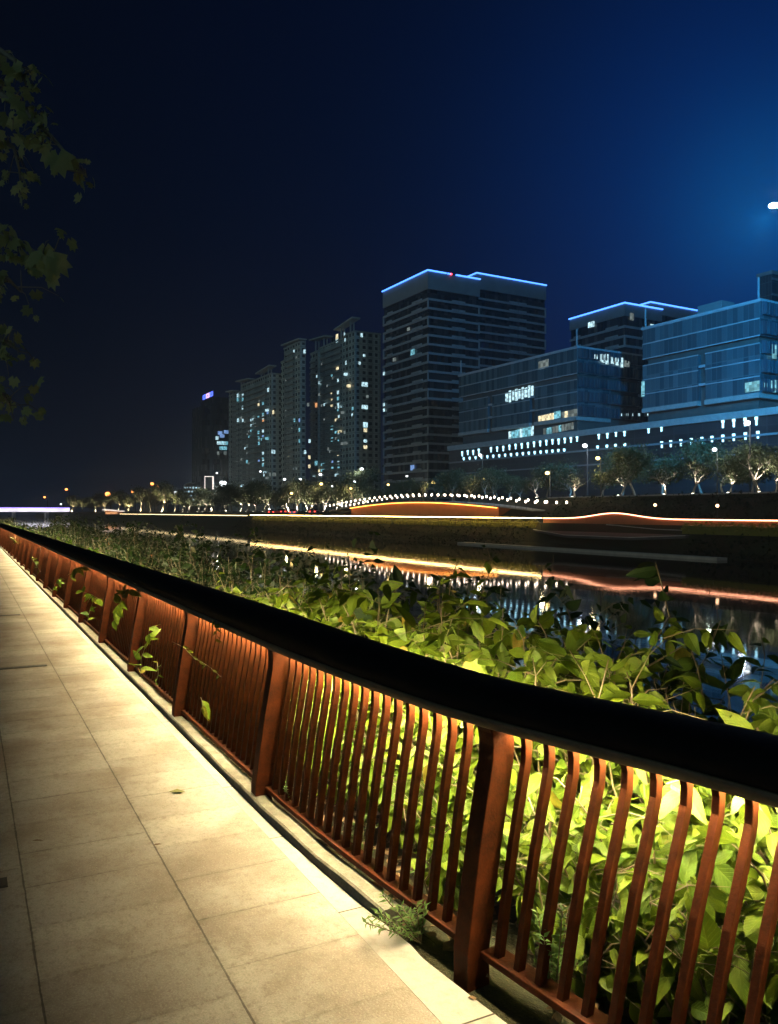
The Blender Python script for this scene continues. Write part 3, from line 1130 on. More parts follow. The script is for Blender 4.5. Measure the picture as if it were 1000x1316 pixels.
# taller twigs that stand over the shrubs against the water
sprig_on([PD(790, 880, 3.5), PD(822, 862, 3.5), PD(858, 842, 3.5), PD(884, 826, 3.5)], 'bare_twig', 'bare reddish twig slanting up out of the shrubs by the water', None, 0.10, 6, rng, M['leaf_shaded'], 0.006, cat='twig')
sprig_on([PD(868, 860, 3.7), PD(862, 800, 3.75), PD(850, 750, 3.8), PD(842, 722, 3.8)], 'tall_shoot', 'tall dark leafy shoot standing against the river at right', None, 0.12, 11, rng, M['leaf_shaded'], 0.005, cat='shoot')
sprig_on([PD(905, 905, 3.4), PD(897, 860, 3.5), PD(880, 815, 3.6), PD(868, 800, 3.6)], 'leafy_shoot', 'leafy shoot hanging over the water beside the tall dark shoot', None, 0.12, 12, rng, M['leaf'], 0.005, cat='shoot')
sprig_on([PD(975, 945, 2.9), PD(968, 900, 2.95), PD(966, 886, 2.95)], 'upright_stalk', 'pale upright stalk just above the handrail at the right edge', None, 0.09, 5, rng, M['leaf'], 0.005, cat='stalk')
sprig_on([PD(720, 870, 3.7), PD(712, 840, 3.75), PD(700, 812, 3.8), PD(690, 796, 3.8)], 'broad_leaf_shoot', 'shoot with broad drooping leaves highest over the middle handrail', None, 0.13, 9, rng, M['leaf'], 0.005, cat='shoot')
sprig_on([PD(648, 840, 4.0), PD(640, 812, 4.0), PD(628, 796, 4.0)], 'leafy_shoot', 'bright leafy shoot left of the broad leaved one over the handrail', None, 0.12, 8, rng, M['leaf'], 0.005, cat='shoot')
sprig_on([PD(470, 830, 5.0), PD(485, 790, 5.0), PD(502, 765, 5.0), PD(516, 752, 5.0)], 'arching_shoot', 'arching dark shoot with long hanging leaves over the handrail', None, 0.15, 11, rng, M['leaf_shaded'], 0.005, cat='shoot')
sprig_on([PD(735, 800, 4.4), PD(728, 780, 4.4), PD(712, 760, 4.4)], 'slim_shoot', 'slim dark shoot standing against the reflections near the middle', None, 0.11, 6, rng, M['leaf_shaded'], 0.004, cat='shoot')


def fence_px(px, py, o=-0.02):
    """point just in front of the railing face seen at photo pixel px, py"""
    best = None
    for t in np.arange(-2.5, 40, 0.01):
        p = FP(t, o, 0)
        q = 500 + FPX * p.x / p.y
        if best is None or abs(q - px) < best[0]:
            best = (abs(q - px), t, p)
    t, p = best[1], best[2]
    z = EYE - (py - 658) / FPX * p.y
    return FP(t, o, z)


vines = [
    ([(258, 896), (262, 908)], 0.13, 2, 'single green leaf hanging low between the third and fourth posts'),
    ([(222, 825), (236, 832), (250, 846), (268, 856), (284, 870)], 0.05, 8, 'thin reddish trailing vine with a yellow leaf on the railing'),
    ([(276, 795), (279, 808), (277, 822)], 0.05, 6, 'small sprig dangling from under the handrail near the third post'),
    ([(180, 870), (182, 845), (190, 822), (192, 806)], 0.13, 12, 'cluster of broad green leaves pushing through the fourth bay'),
    ([(200, 880), (204, 866), (202, 850)], 0.06, 6, 'low sprig of small leaves beneath the broad leaf cluster'),
    ([(146, 800), (152, 778), (160, 764), (166, 758)], 0.12, 14, 'bright leaf tuft climbing the railing left of the broad cluster'),
    ([(128, 770), (118, 764), (104, 760)], 0.12, 9, 'yellow green tuft hanging from the handrail halfway along'),
    ([(112, 800), (116, 782), (122, 768)], 0.11, 9, 'green vine tuft low on the railing halfway along'),
    ([(90, 740), (98, 730), (106, 728)], 0.13, 9, 'lit vine tuft under the handrail far along the railing'),
    ([(66, 762), (72, 748), (80, 742)], 0.13, 9, 'small green vine on the far railing near the paving'),
    ([(52, 735), (44, 722), (40, 716)], 0.14, 8, 'vine sprig on the distant railing before it meets the bushes'),
    ([(24, 700), (18, 694), (12, 690)], 0.15, 7, 'farthest vine sprig on the railing at the left edge'),
]
for path, L, n, lab in vines:
    pts = [fence_px(*q) for q in path]
    sprig_on(pts, 'climbing_vine', lab, 'vines pushing through the railing', L, n, rng, M['leaf'], 0.003)


def herb(center, H, spread, n, leaf, label, mat, seed, lean_v=Vector((0, 0, 0))):
    rg = np.random.default_rng(seed)
    root = empty('weed', center, label=label, cat='weed')
    st = MB()
    pos, ax, no, ln = [], [], [], []
    for i in range(n):
        a = rg.uniform(0, 6.28)
        dv = Vector((math.cos(a), math.sin(a), 0)) * spread * rg.uniform(0.2, 1) + Vector((0, 0, H * rg.uniform(0.5, 1))) + lean_v * rg.uniform(0.4, 1)
        pts = [center + dv * q + Vector((0, 0, -0.12 * H * q * q)) for q in np.linspace(0, 1, 5)]
        st.tube(pts, [0.002] * 5, 4)
        for j in range(13):
            q = 0.2 + 0.8 * j / 12
            p = center + dv * q + Vector((0, 0, -0.12 * H * q * q))
            for sg in (-1, 1):
                sd = Vector((dv.y, -dv.x, 0))
                sd = sd.normalized() if sd.length > 1e-4 else Vector((1, 0, 0))
                pos.append(p)
                ax.append(sd * sg + dv.normalized() * 0.7 + Vector(rg.normal(0, 0.3, 3)))
                no.append(Vector((0, -0.3, 1)) + Vector(rg.normal(0, 0.4, 3)))
                ln.append(leaf * rg.uniform(0.6, 1.2))
    st.build('stems', M['stem'], root)
    leaf_mesh('leaves', mat, root, pos, ax, no, ln, rg, T_NARROW, 0.2)


p = FP(-2.25, 0.19, -0.04)
herb(p, 0.42, 0.09, 12, 0.036, 'feathery green weed growing up beside the closest post', M['leaf_herb'], 3)
p = FP(-1.68, 0.06, -0.02)
herb(p, 0.17, 0.14, 9, 0.035, 'low feathery weed spilling over the end of the kerb', M['leaf_herb'], 4, -FENCE(-1.68)[2] * 0.10 + FENCE(-1.68)[1] * 0.12)
p = FP(-1.0, 0.20, -0.02)
herb(p, 0.34, 0.09, 8, 0.04, 'small weed between the balusters left of the closest post', M['leaf_herb'], 6)
p = FP(-0.30, 0.13, 0.05)
herb(p, 0.15, 0.04, 4, 0.025, 'sprig of small leaves at the foot of the second bay', M['leaf_herb'], 7)
p = FP(-2.62, 0.03, -0.04)
herb(p, 0.10, 0.18, 9, 0.035, 'dark creeping weed under the bottom rail by the border stone', M['leaf_shaded'], 8)
p = FP(-3.0, 0.24, -0.05)
herb(p, 0.26, 0.16, 9, 0.05, 'pale weed behind the bottom rail at the lower right', M['leaf_herb'], 9)

# leaf litter under the shrubs: nobody could count it
rng = np.random.default_rng(8)
pos, ax, no, ln = [], [], [], []
for i in range(1500):
    t = rng.uniform(-4.6, 6)
    o_ = rng.uniform(0.08, 1.1)
    p = FP(t, o_, 0)
    z = -0.035 - max(0, o_ - 0.12) * 0.36
    pos.append((p.x, p.y, z + rng.uniform(0.01, 0.06)))
    a = rng.uniform(0, 6.28)
    ax.append((math.cos(a), math.sin(a), rng.uniform(-0.3, 0.3)))
    no.append((rng.normal(0, 0.4), rng.normal(0, 0.4), 1))
    ln.append(rng.uniform(0.03, 0.10))
leaf_mesh('leaf_litter', M['leaf_dry'], None, pos, ax, no, ln, rng, T_OVATE4, -0.2, label='brown dry leaf litter on the soil under the shrubs', cat='leaf litter', kind='stuff')

# ------------------------------------------------------------------ STREET TREE at the left, its branches hang into view
rng = np.random.default_rng(33)
tb = Vector((-4.6, 4.6, -0.04))
tree = empty('street_tree', tb, label='tree with lobed leaves hanging into the top left of the view', cat='tree')
trunk = MB()
trunk.tube([tb, tb + Vector((0.05, 0, 1.2)), tb + Vector((0.0, 0.1, 2.6)), tb + Vector((0.15, 0.1, 4.2)), tb + Vector((0.2, 0, 6.0)), tb + Vector((0.1, 0.1, 7.6))],
           [0.17, 0.14, 0.125, 0.10, 0.06, 0.02], 12)
lp, la, ln_, ll = [], [], [], []


def branch_to(pts, rads, nleaf, L, start=0.35):
    trunk.tube(pts, rads, 6)
    for j in range(nleaf):
        f = (start + (1 - start) * (j + rng.random()) / nleaf) * (len(pts) - 1)
        f = min(f, len(pts) - 1.001)
        k_ = int(f)
        p_ = pts[k_].lerp(pts[k_ + 1], f - k_)
        off = Vector(rng.normal(0, 0.07, 3))
        tip = p_ + off + Vector((0, 0, -0.03))
        trunk.tube([p_, p_ + off * 0.6 + Vector((0, 0, 0.01)), tip], [0.004, 0.003, 0.002], 4)
        for q in range(rng.integers(1, 4)):
            a_ = Vector(rng.normal(0, 0.7, 3)) + Vector((0.2, 0, -0.9))
            lp.append(tip + Vector(rng.normal(0, 0.03, 3)))
            la.append(a_)
            ln_.append(Vector(rng.normal(0, 0.6, 3)) + Vector((0.1, -0.6, 0.5)))
            ll.append(L * rng.uniform(0.6, 1.3))


br = [
    ([tb + Vector((0.1, 0.1, 4.0)), PD(-160, 60, 4.8), PD(-40, 95, 4.7), PD(30, 140, 4.6), PD(70, 180, 4.6), PD(112, 228, 4.6)], 34, 0.105),
    ([tb + Vector((0.1, 0.1, 3.8)), PD(-120, 110, 4.9), PD(-30, 160, 4.9), PD(18, 190, 4.9), PD(28, 232, 4.9)], 22, 0.10),
    ([tb + Vector((0.1, 0.1, 4.2)), PD(-130, 20, 4.5), PD(-30, 45, 4.4), PD(20, 78, 4.4), PD(34, 110, 4.4)], 20, 0.09),
    ([tb + Vector((0.05, 0.1, 3.2)), PD(-120, 240, 4.5), PD(-20, 290, 4.4), PD(38, 320, 4.3), PD(66, 338, 4.3)], 24, 0.12),
    ([tb + Vector((0.05, 0.1, 3.1)), PD(-120, 300, 4.9), PD(-30, 330, 4.8), PD(10, 358, 4.8), PD(28, 376, 4.8)], 18, 0.10),
    ([tb + Vector((0.0, 0.1, 2.7)), PD(-130, 390, 4.7), PD(-40, 420, 4.6), PD(8, 440, 4.6), PD(26, 452, 4.6)], 20, 0.10),
    ([tb + Vector((0.0, 0.1, 2.4)), PD(-130, 450, 4.7), PD(-40, 478, 4.6), PD(0, 500, 4.6), PD(14, 522, 4.6)], 22, 0.10),
]
for pts, n, L in br:
    branch_to(pts, list(np.linspace(0.035, 0.005, len(pts))), int(n * 1.15), L * .82)
for i in range(14):
    a = rng.uniform(0, 6.28)
    z0 = rng.uniform(3, 6.6)
    dirv = Vector((math.cos(a), math.sin(a), 0))
    if dirv.x > 0.35:
        dirv.x *= -1
    p0 = tb + Vector((0.1, 0.1, z0))
    pts = [p0, p0 + dirv * 0.7 + Vector((0, 0, 0.4)), p0 + dirv * 1.5 + Vector((0, 0, 0.45)), p0 + dirv * 2.1 + Vector((0, 0, 0.2))]
    branch_to(pts, [0.04, 0.025, 0.012, 0.005], 22, 0.12)
trunk.build('trunk', M['bark'], tree, smooth=True)
leaf_mesh('crown', M['leaf_tree'], tree, lp, la, ln_, ll, rng, T_PALM, 0.2)
# the two big hanging leaves nearest to the path
sp = leaf_mesh('drooping_leaves', M['leaf_tree'], tree,
               [PD(58, 330, 4.2), PD(70, 332, 4.2), PD(46, 328, 4.2), PD(75, 200, 4.5), PD(64, 196, 4.5)],
               [(0.1, 0, -1), (0.7, 0, -0.8), (-0.7, 0, -0.5), (0.2, 0, -1), (-.5, 0, -1)], [(0, -1, 0.2), (0.2, -1, 0.3), (-0.3, -1, 0.2), (0, -1, 0.3), (0, -1, .2)],
               [0.20, 0.17, 0.16, 0.18, 0.14], rng, T_PALM, 0.2, np.array([0.55, 0.3, 0.4, 0.4, 0.3]))

# ------------------------------------------------------------------ FAR BANK
# stone ledge along the waterline and the platform above it
mb = MB()
pts = [SW(s, 0) for s in (50, 140)]
a0, a1 = 50, 96
for s0, s1, w in ((a0, a1, 62.4),):
    mb.bar(SW((s0 + s1) / 2, w, -2.95), A * (s1 - s0) / 2, B * 0.7, Vector((0, 0, 0.20)))
o = mb.build('stone_ledge', M['stone_edge'])
tag(o, label='long pale stone ledge along the far waterline', cat='ledge')

deck = empty('river_platform', SW(68, 65, -0.7), label='dark waterside platform with thin pale edges below the wavy light line', cat='platform')
mb = MB()
mb.add([SW(57, 66.3, -.75), SW(83, 66.3, -.75), SW(83, 65.4, -.75), SW(74, 63.2, -1.25), SW(63, 63.4, -1.25), SW(57, 65.2, -.9)] +
       [SW(57, 66.3, -1.0), SW(83, 66.3, -1.0), SW(83, 65.4, -1.0), SW(74, 63.2, -1.5), SW(63, 63.4, -1.5), SW(57, 65.2, -1.15)],
       [(0, 1, 2, 3, 4, 5), (11, 10, 9, 8, 7, 6), (0, 6, 7, 1), (1, 7, 8, 2), (2, 8, 9, 3), (3, 9, 10, 4), (4, 10, 11, 5), (5, 11, 6, 0)])
mb.build('platform_deck', M['wall_dark'], deck)
mb = MB()
mb.tube([SW(83, 65.38, -.70), SW(74, 63.15, -1.2), SW(63, 63.35, -1.2), SW(57, 65.15, -.85)], 0.05, 5)
mb.build('edge_strip', M['stone_edge'], deck)
mb = MB()
mb.tube([SW(57, 66.1, -.35), SW(62, 66.1, -.30), SW(68, 66.2, 0.02), SW(70, 66.2, 0.10)], 0.05, 5)
mb.build('step_edge', M['stone_edge'], deck)


def led_line(name, s0, s1, z, mat, label, n, wave=False, r=0.075, w=67):
    root = empty(name, SW(s0, w, z - 0.85), label=label, cat='railing')
    mb = MB()
    ps = []
    for s in np.linspace(s0, s1, n):
        dz_ = 0.68 * math.exp(-((s - 69.5) / 5.0) ** 2) if wave else 0.0
        ps.append((s, dz_))
    mb.tube([SW(s, w, z + q) for s, q in ps], r, 6)
    mb.build('light_line', mat, root)
    mb = MB()
    if wave:
        rings = [[SW(s, 67.05, 0.0), SW(s, 67.05, z - 0.12 + q), SW(s, 67.15, z - 0.12 + q), SW(s, 67.15, 0.0)] for s, q in ps]
        mb.loft(rings)
        mb.build('rail_panel', M['girder'], root)
    else:
        for s, q in ps:
            mb = MB()
            mb.tube([SW(s, w + .1, -.9), SW(s, w + .1, z - .02)], 0.03, 5)
            mb.build('rail_post', M['dark_metal'], root)
    return root


led_line('lit_railing', 5, 83, 0.78, M['led_pink'], 'far bank railing with a pinkish light line that rises in a wave', 100, True, 0.065)
led_line('lit_railing', 81.6, 205, 0.80, M['led_yellow'], 'straight far bank railing with a warm yellow light line', 30, False, 0.04, 65.6)
led_line('lit_railing', 212, 420, 0.62, M['led_far'], 'most distant far bank railing with a faint yellow light line', 30, False, 0.08)


def hedge(s0, s1, w, z0, h, d_, label, seed, dens=9, L=0.32):
    rg = np.random.default_rng(seed)
    root = empty('hedge', SW((s0 + s1) / 2, w, z0), label=label, cat='hedge')
    n = int((s1 - s0) * dens)
    pos, ax, no, ln = [], [], [], []
    core = MB()
    rings = []
    for s in np.linspace(s0, s1, max(6, int((s1 - s0) / 1.5))):
        q = h * (0.82 + 0.2 * rg.random())
        rings.append([SW(s, w - d_ * .8, z0 - .4), SW(s, w - d_ * .75, z0 + q * .7), SW(s, w, z0 + q * .85), SW(s, w + d_ * .75, z0 + q * .7), SW(s, w + d_ * .8, z0 - .4)])
    core.loft(rings)
    core.build('branches', M['hedge'], root)
    for i in range(n):
        s = rg.uniform(s0, s1)
        a = rg.uniform(-0.2, math.pi + 0.2)
        p = SW(s, w + d_ * math.cos(a), z0 + h * (0.15 + 0.85 * abs(math.sin(a))) + rg.normal(0, 0.06))
        pos.append(p)
        v = Vector(rg.normal(0, 1, 3))
        ax.append(v)
        no.append(B * math.cos(a) + Vector((0, 0, math.sin(a))) + Vector(rg.normal(0, 0.5, 3)))
        ln.append(L * rg.uniform(0.6, 1.3))
    leaf_mesh('foliage', M['hedge'], root, pos, ax, no, ln, rg, T_SIMPLE, 0.2)


hedge(83.5, 124, 66.5, -0.55, 1.0, 0.6, 'clipped hedge glowing yellow below the lit railing and bridge', 41, 40)
hedge(125, 205, 66.5, -0.55, 0.95, 0.6, 'long dim hedge under the yellow light line left of the bridge', 42, 22, 0.4)
hedge(45, 58, 66.3, -0.3, 0.7, 0.7, 'short hedge under the pink light line at the right edge', 43, 40)

rg = np.random.default_rng(77)
n = 16000
s_ = rg.uniform(20, 215, n)
w_ = np.where(rg.random(n) < 0.5, rg.uniform(63.2, 66.4, n), rg.uniform(71.6, 78.2, n))
pos = np.array([tuple(SW(a, b, ground_z(a, b) + rg.uniform(0.02, 0.28))) for a, b in zip(s_, w_) if not (90 < a < 170 and 71 < b < 77.5) and not (56 < a < 84 and b < 67)])
n = len(pos)
leaf_mesh('ground_cover', M['leaf_cover'], None, pos, rg.normal(0, 1, (n, 3)), rg.normal(0, 0.6, (n, 3)) + np.array([-B.x * .6, -B.y * .6, 0.7]), rg.uniform(0.2, 0.55, n), rg, T_SIMPLE, 0.2,
          label='dark ivy and ground cover over the far bank slopes', cat='ground cover', kind='stuff')

# the arched footbridge
bs0, bs1 = 92.0, 167.0
fb = empty('arched_footbridge', SW(128, 74, 0.4), label='low arched footbridge with orange lit girder and rows of lamps', cat='bridge')


def arch(s):
    q = (s - bs0) / (bs1 - bs0)
    return 1.9 + 1.75 * math.sin(math.pi * min(1, max(0, q))) ** 1.0


mb = MB()
rings = []
for s in np.linspace(bs0, bs1, 40):
    z = arch(s)
    rings.append([SW(s, 72.0, z - .18), SW(s, 72.0, z), SW(s, 76.4, z), SW(s, 76.4, z - .18)])
mb.loft(rings)
mb.build('deck', M['concrete'], fb)
mb = MB()
rings = []
for s in np.linspace(101, 156, 30):
    z = arch(s) - .19
    zb = 0.30 + 0.45 * math.exp(-((s - 128) / 9.0) ** 2)
    rings.append([SW(s, 72.5, zb), SW(s, 72.5, z), SW(s, 75.9, z), SW(s, 75.9, zb)])
mb.loft(rings)
mb.build('girder', M['girder'], fb)
mb = MB()
mb.tube([SW(s, 72.15, arch(s) - .30) for s in np.linspace(101, 156, 30)], 0.045, 5)
mb.build('light_strip', M['led_orange'], fb)
for w in (72.1, 76.3):
    mb = MB()
    mb.tube([SW(s, w, arch(s) + 1.0) for s in np.linspace(bs0, bs1, 40)], 0.035, 5)
    for s in np.linspace(bs0, bs1, 56):
        mb.bar(SW(s, w, arch(s) + .5), A * .015, B * .015, Vector((0, 0, .5)))
    mb.build('parapet', M['dark_metal'], fb)
    for i, s in enumerate(np.linspace(bs0 - 3, bs1 + 2, 36)):
        ph = 0.4 if w > 74 else 0.0
        z = arch(s) + 1.12
        mb = MB()
        mb.ball(SW(s + ph, w, z), 0.165, 8, 6, 1.35)
        mb.build('lamp_globe', M['lamp_bridge'], fb, smooth=True)

# dark slope edge stones and path lamps on the terrace wall
mb = MB()
mb.bar(SW(62, 78.2, TERR_Z + 0.05), A * 34, B * 0.25, Vector((0, 0, 0.12)))
o = mb.build('terrace_kerb', M['concrete'])
tag(o, label='thin pale kerb along the top of the dark far terrace slope', cat='kerb')
for i, (px, py, lab) in enumerate(((842, 649, 'small orange path lamp on the dark slope above the wavy light line'), (922, 650, 'small orange path lamp on the dark slope near the right edge'))):
    p = PW(px, 72.5, 0.3)
    z = EYE - (py - 658) / FPX * p.y
    root = empty('path_lamp', (p.x, p.y, 0.5), label=lab, cat='lamp')
    mb = MB()
    mb.tube([(p.x, p.y, 0.3), (p.x, p.y, z - 0.15)], 0.05, 6)
    mb.build('pole', M['dark_metal'], root)
    mb = MB()
    mb.ball((p.x, p.y, z), 0.2, 8, 6)
    mb.build('lamp_head', M['path_lamp'], root, smooth=True)


# --- trees of the far bank
def tree_proto(seed, H, crown, nleaf, leafsize, bare=False, name='bank_tree', spread=1.0, low=0.28):
    rg = np.random.default_rng(seed)
    root = empty(name, (0, 0, 0))
    tk = MB()
    tips = []

    def grow(p, dirv, L, r, depth):
        n = 4
        pts = [p]
        dd = dirv.copy()
        for i in range(n):
            dd = (dd + Vector(rg.normal(0, 0.14, 3))).normalized()
            pts.append(pts[-1] + dd * L / n)
        tk.tube(pts, list(np.linspace(r, r * 0.62, n + 1)), 7 if depth == 0 else 5)
        if depth >= 3:
            tips.append(pts[-1])
            tips.append(pts[2])
            return
        if depth >= 1:
            tips.append(pts[-2])
        for i in range(rg.integers(2, 4) + (1 if depth == 0 else 0)):
            a = rg.uniform(0, 6.28)
            sidev = Vector((math.cos(a), math.sin(a), 0.0)) * spread
            nd = (dd * 0.55 + sidev * rg.uniform(0.4, 0.8) + Vector((0, 0, 0.35))).normalized()
            grow(pts[-1], nd, L * rg.uniform(0.62, 0.85), r * 0.58, depth + 1)
    grow(Vector((0, 0, -0.3)), Vector((rg.normal(0, .1), rg.normal(0, .1), 1)).normalized(), H * low + 0.3, H * 0.022 + 0.03, 0)
    zmax = max(t.z for t in tips)
    tk.build('trunk', M['bark'], root, world=False, smooth=True)
    tips_a = np.array([tuple(t) for t in tips])
    idx = rg.integers(0, len(tips_a), nleaf)
    pos = tips_a[idx] + rg.normal(0, crown * 0.22, (nleaf, 3)) * np.array([1, 1, 0.7])
    keep = pos[:, 2] > H * 0.22
    pos = pos[keep]
    n = len(pos)
    leaf_mesh('crown', M['leaf_bank_tree'], root, pos, rg.normal(0, 1, (n, 3)), rg.normal(0, 0.7, (n, 3)) + np.array([0, 0, 0.6]), leafsize * rg.uniform(0.6, 1.35, n), rg, T_SIMPLE, 0.2, world=False)
    return root


protos = [tree_proto(101, 7.0, 2.6, 2200, 0.30), tree_proto(102, 6.2, 2.2, 1500, 0.28, spread=1.2), tree_proto(103, 6.5, 2.2, 500, 0.28, low=0.22, spread=1.1),
          tree_proto(104, 9.0, 3.6, 3600, 0.38), tree_proto(105, 8.0, 3.2, 3000, 0.38, spread=1.3), tree_proto(106, 6.0, 2.0, 350, 0.25, low=0.18, spread=1.3),
          tree_proto(107, 8.5, 3.4, 2600, 0.36, low=0.2, spread=1.0)]
used = set()


def place_tree(k, loc, scale, rz, label, group, name='bank_tree'):
    if k not in used:
        used.add(k)
        r_ = protos[k]
    else:
        r_ = copy_tree(protos[k])
    r_.location = loc
    r_.scale = (scale,) * 3
    r_.rotation_euler = (0, 0, rz)
    for key in ('label', 'category', 'group'):
        if key in r_:
            del r_[key]
    tag(r_, label=label, cat='tree', group=group)
    return r_


def uplight(p, power, label, group, col=(1.0, 0.92, 0.76), size=62):
    """ground spotlight at p, aimed up into its tree"""
    q = p - B * 0.5 - A * 0.15
    root = empty('uplight', (q.x, q.y, p.z), label=label, cat='spotlight', group=group)
    mb = MB()
    mb.tube([(q.x, q.y, p.z - 0.05), (q.x, q.y, p.z + 0.22)], [0.16, 0.2], 8)
    mb.build('housing', M['dark_metal'], root)
    mb = MB()
    mb.tube([(q.x, q.y, p.z + 0.222), (q.x, q.y, p.z + 0.25)], [0.17, 0.12], 8)
    mb.build('lens', M['uplight'], root)
    ld = bpy.data.lights.new('uplight_beam', 'SPOT')
    ld.energy = power * 0.55
    ld.color = col
    ld.spot_size = R(size)
    ld.spot_blend = 0.6
    ld.shadow_soft_size = 0.12
    lo = bpy.data.objects.new('uplight_beam', ld)
    C.objects.link(lo)
    lo.parent = root
    lo.location = (0, 0, 0.45)
    tgt = (B * 0.22 + A * 0.05 + Vector((0, 0, 1)))
    lo.rotation_euler = (-tgt).to_track_quat('Z', 'Y').to_euler()


rng = np.random.default_rng(55)
UPG = 'ground spotlights under the far terrace trees'
right_trees = [
    (2, 692, 79.5, .85, 120, 'thin tree by a low sign near the right end of the arched bridge'),
    (5, 738, 79.5, .95, 1900, 'bare pale tree lit white from below right of the arched bridge'),
    (2, 797, 79.5, 1.15, 900, 'spreading lit tree just right of the tall yellow street lamp'),
    (5, 856, 80.0, 1.1, 900, 'slim uplit tree between two others on the right terrace'),
    (2, 893, 80.0, 1.1, 1000, 'uplit tree with a glowing trunk fork left of the small bushy one'),
    (1, 938, 80.0, .72, 1300, 'small bushy tree lit yellow on the right terrace'),
    (2, 978, 80.5, 1.25, 2200, 'large pale branched tree lit white at the right edge'),
    (1, 996, 82.0, .9, 900, 'leafy lit tree partly cut off by the right edge'),
]
for k, px, w, sc, pw, lab in right_trees:
    p = PW(px, w, 0)
    p.z = terrace(s_of(p))
    place_tree(k, p, sc, rng.uniform(0, 6.28), lab, 'uplit trees on the right terrace')
    uplight(p, pw * 2.2, 'ground spotlight at the foot of a far terrace tree', UPG, (1.0, 0.92, 0.80))
# dark trees behind them
for i in range(17):
    px = 520 + i * 31 + rng.uniform(-14, 14)
    w = rng.uniform(84, 104)
    p = PW(px, w, 0)
    p.z = terrace(s_of(p))
    place_tree((3, 4, 6)[i % 3], p, rng.uniform(0.75, 1.3), rng.uniform(0, 6.28), 'dark leafy tree massed in front of the office podium', 'dark trees in front of the office podium')
for i in range(10):
    px = 480 + i * 20 + rng.uniform(-6, 6)
    p = PW(px, rng.uniform(80, 86), 0)
    p.z = terrace(s_of(p))
    place_tree((0, 1, 3)[i % 3], p, rng.uniform(0.7, 1.0), rng.uniform(0, 6.28), 'dark tree behind the arched footbridge', 'dark trees behind the arched footbridge')
# left rows
for i in range(26):
    px = 236 + i * 9.2 + rng.uniform(-3, 3)
    w = rng.uniform(79, 86)
    p = PW(px, w, 0)
    p.z = terrace(s_of(p))
    sc = rng.uniform(0.95, 1.3) if px > 420 else rng.uniform(1.15, 1.6)
    place_tree((0, 1, 2, 4)[i % 4], p, sc, rng.uniform(0, 6.28), 'small uplit tree in the row below the apartment towers', 'row of uplit trees below the apartment towers')
    if i % 2 == 0 or rng.random() < 0.5:
        uplight(p, 9000 * rng.uniform(0.5, 1.4), 'ground spotlight in the tree row below the apartment towers', 'ground spotlights below the apartment towers', size=85)
for i in range(11):
    px = 240 + i * 23 + rng.uniform(-6, 6)
    p = PW(px, rng.uniform(95, 105), 0)
    p.z = terrace(s_of(p))
    place_tree((3, 6)[i % 2], p, rng.uniform(1.1, 1.6), rng.uniform(0, 6.28), 'taller dark tree at the foot of the apartment towers', 'tall dark trees at the foot of the apartment towers')
for i in range(20):
    px = 92 + i * 7.4 + rng.uniform(-2, 2)
    p = PW(px, rng.uniform(79, 92), 0)
    p.z = terrace(s_of(p))
    place_tree((3, 0, 4, 1)[i % 4], p, rng.uniform(1.5, 2.0), rng.uniform(0, 6.28), 'distant tree on the far bank at left', 'distant trees on the far bank at left')
    if i % 2 == 0:
        uplight(p, 40000 * rng.uniform(0.4, 1.3), 'ground spotlight among the distant trees at left', 'ground spotlights among the distant trees', (1.0, 0.82, 0.5), 85)


# --- street lamps
def street_lamp(px, py, w, mat, label, group, r=0.3, power=0, col=(1, 1, 1), double=False):
    p = PW(px, w, 0)
    p.z = terrace(s_of(p)) if w > 77 else 0.3
    D = p.y
    z = EYE - (py - 658) / FPX * D
    k = max(1.0, D / 170.0)
    root = empty('street_lamp', p, label=label, cat='street lamp', group=group)
    mb = MB()
    mb.tube([(p.x, p.y, p.z - .2), (p.x, p.y, z - 1.0), (p.x, p.y, z + 0.15)], [0.11 * k, 0.08 * k, 0.06 * k], 6)
    mb.build('pole', M['dark_metal'], root)
    arm = -B * 0.55 * k
    for sg in ((1, -1) if double else (1,)):
        h = MB()
        c = Vector((p.x, p.y, z)) + arm * sg
        h.tube([Vector((p.x, p.y, z + 0.12)), c + Vector((0, 0, 0.22 * k))], 0.05 * k, 5)
        h.build('arm', M['dark_metal'], root)
        h = MB()
        h.ball(c, r * k * 0.95, 10, 7, 0.8)
        h.build('lamp_head', mat, root, smooth=True)
    if power:
        ld = bpy.data.lights.new('street_light', 'POINT')
        ld.energy = power * 0.15
        ld.color = col
        ld.shadow_soft_size = 0.35
        lo = bpy.data.objects.new('street_light', ld)
        C.objects.link(lo)
        lo.parent = root
        lo.location = Vector((0, 0, z - p.z - 0.8)) + arm * 3


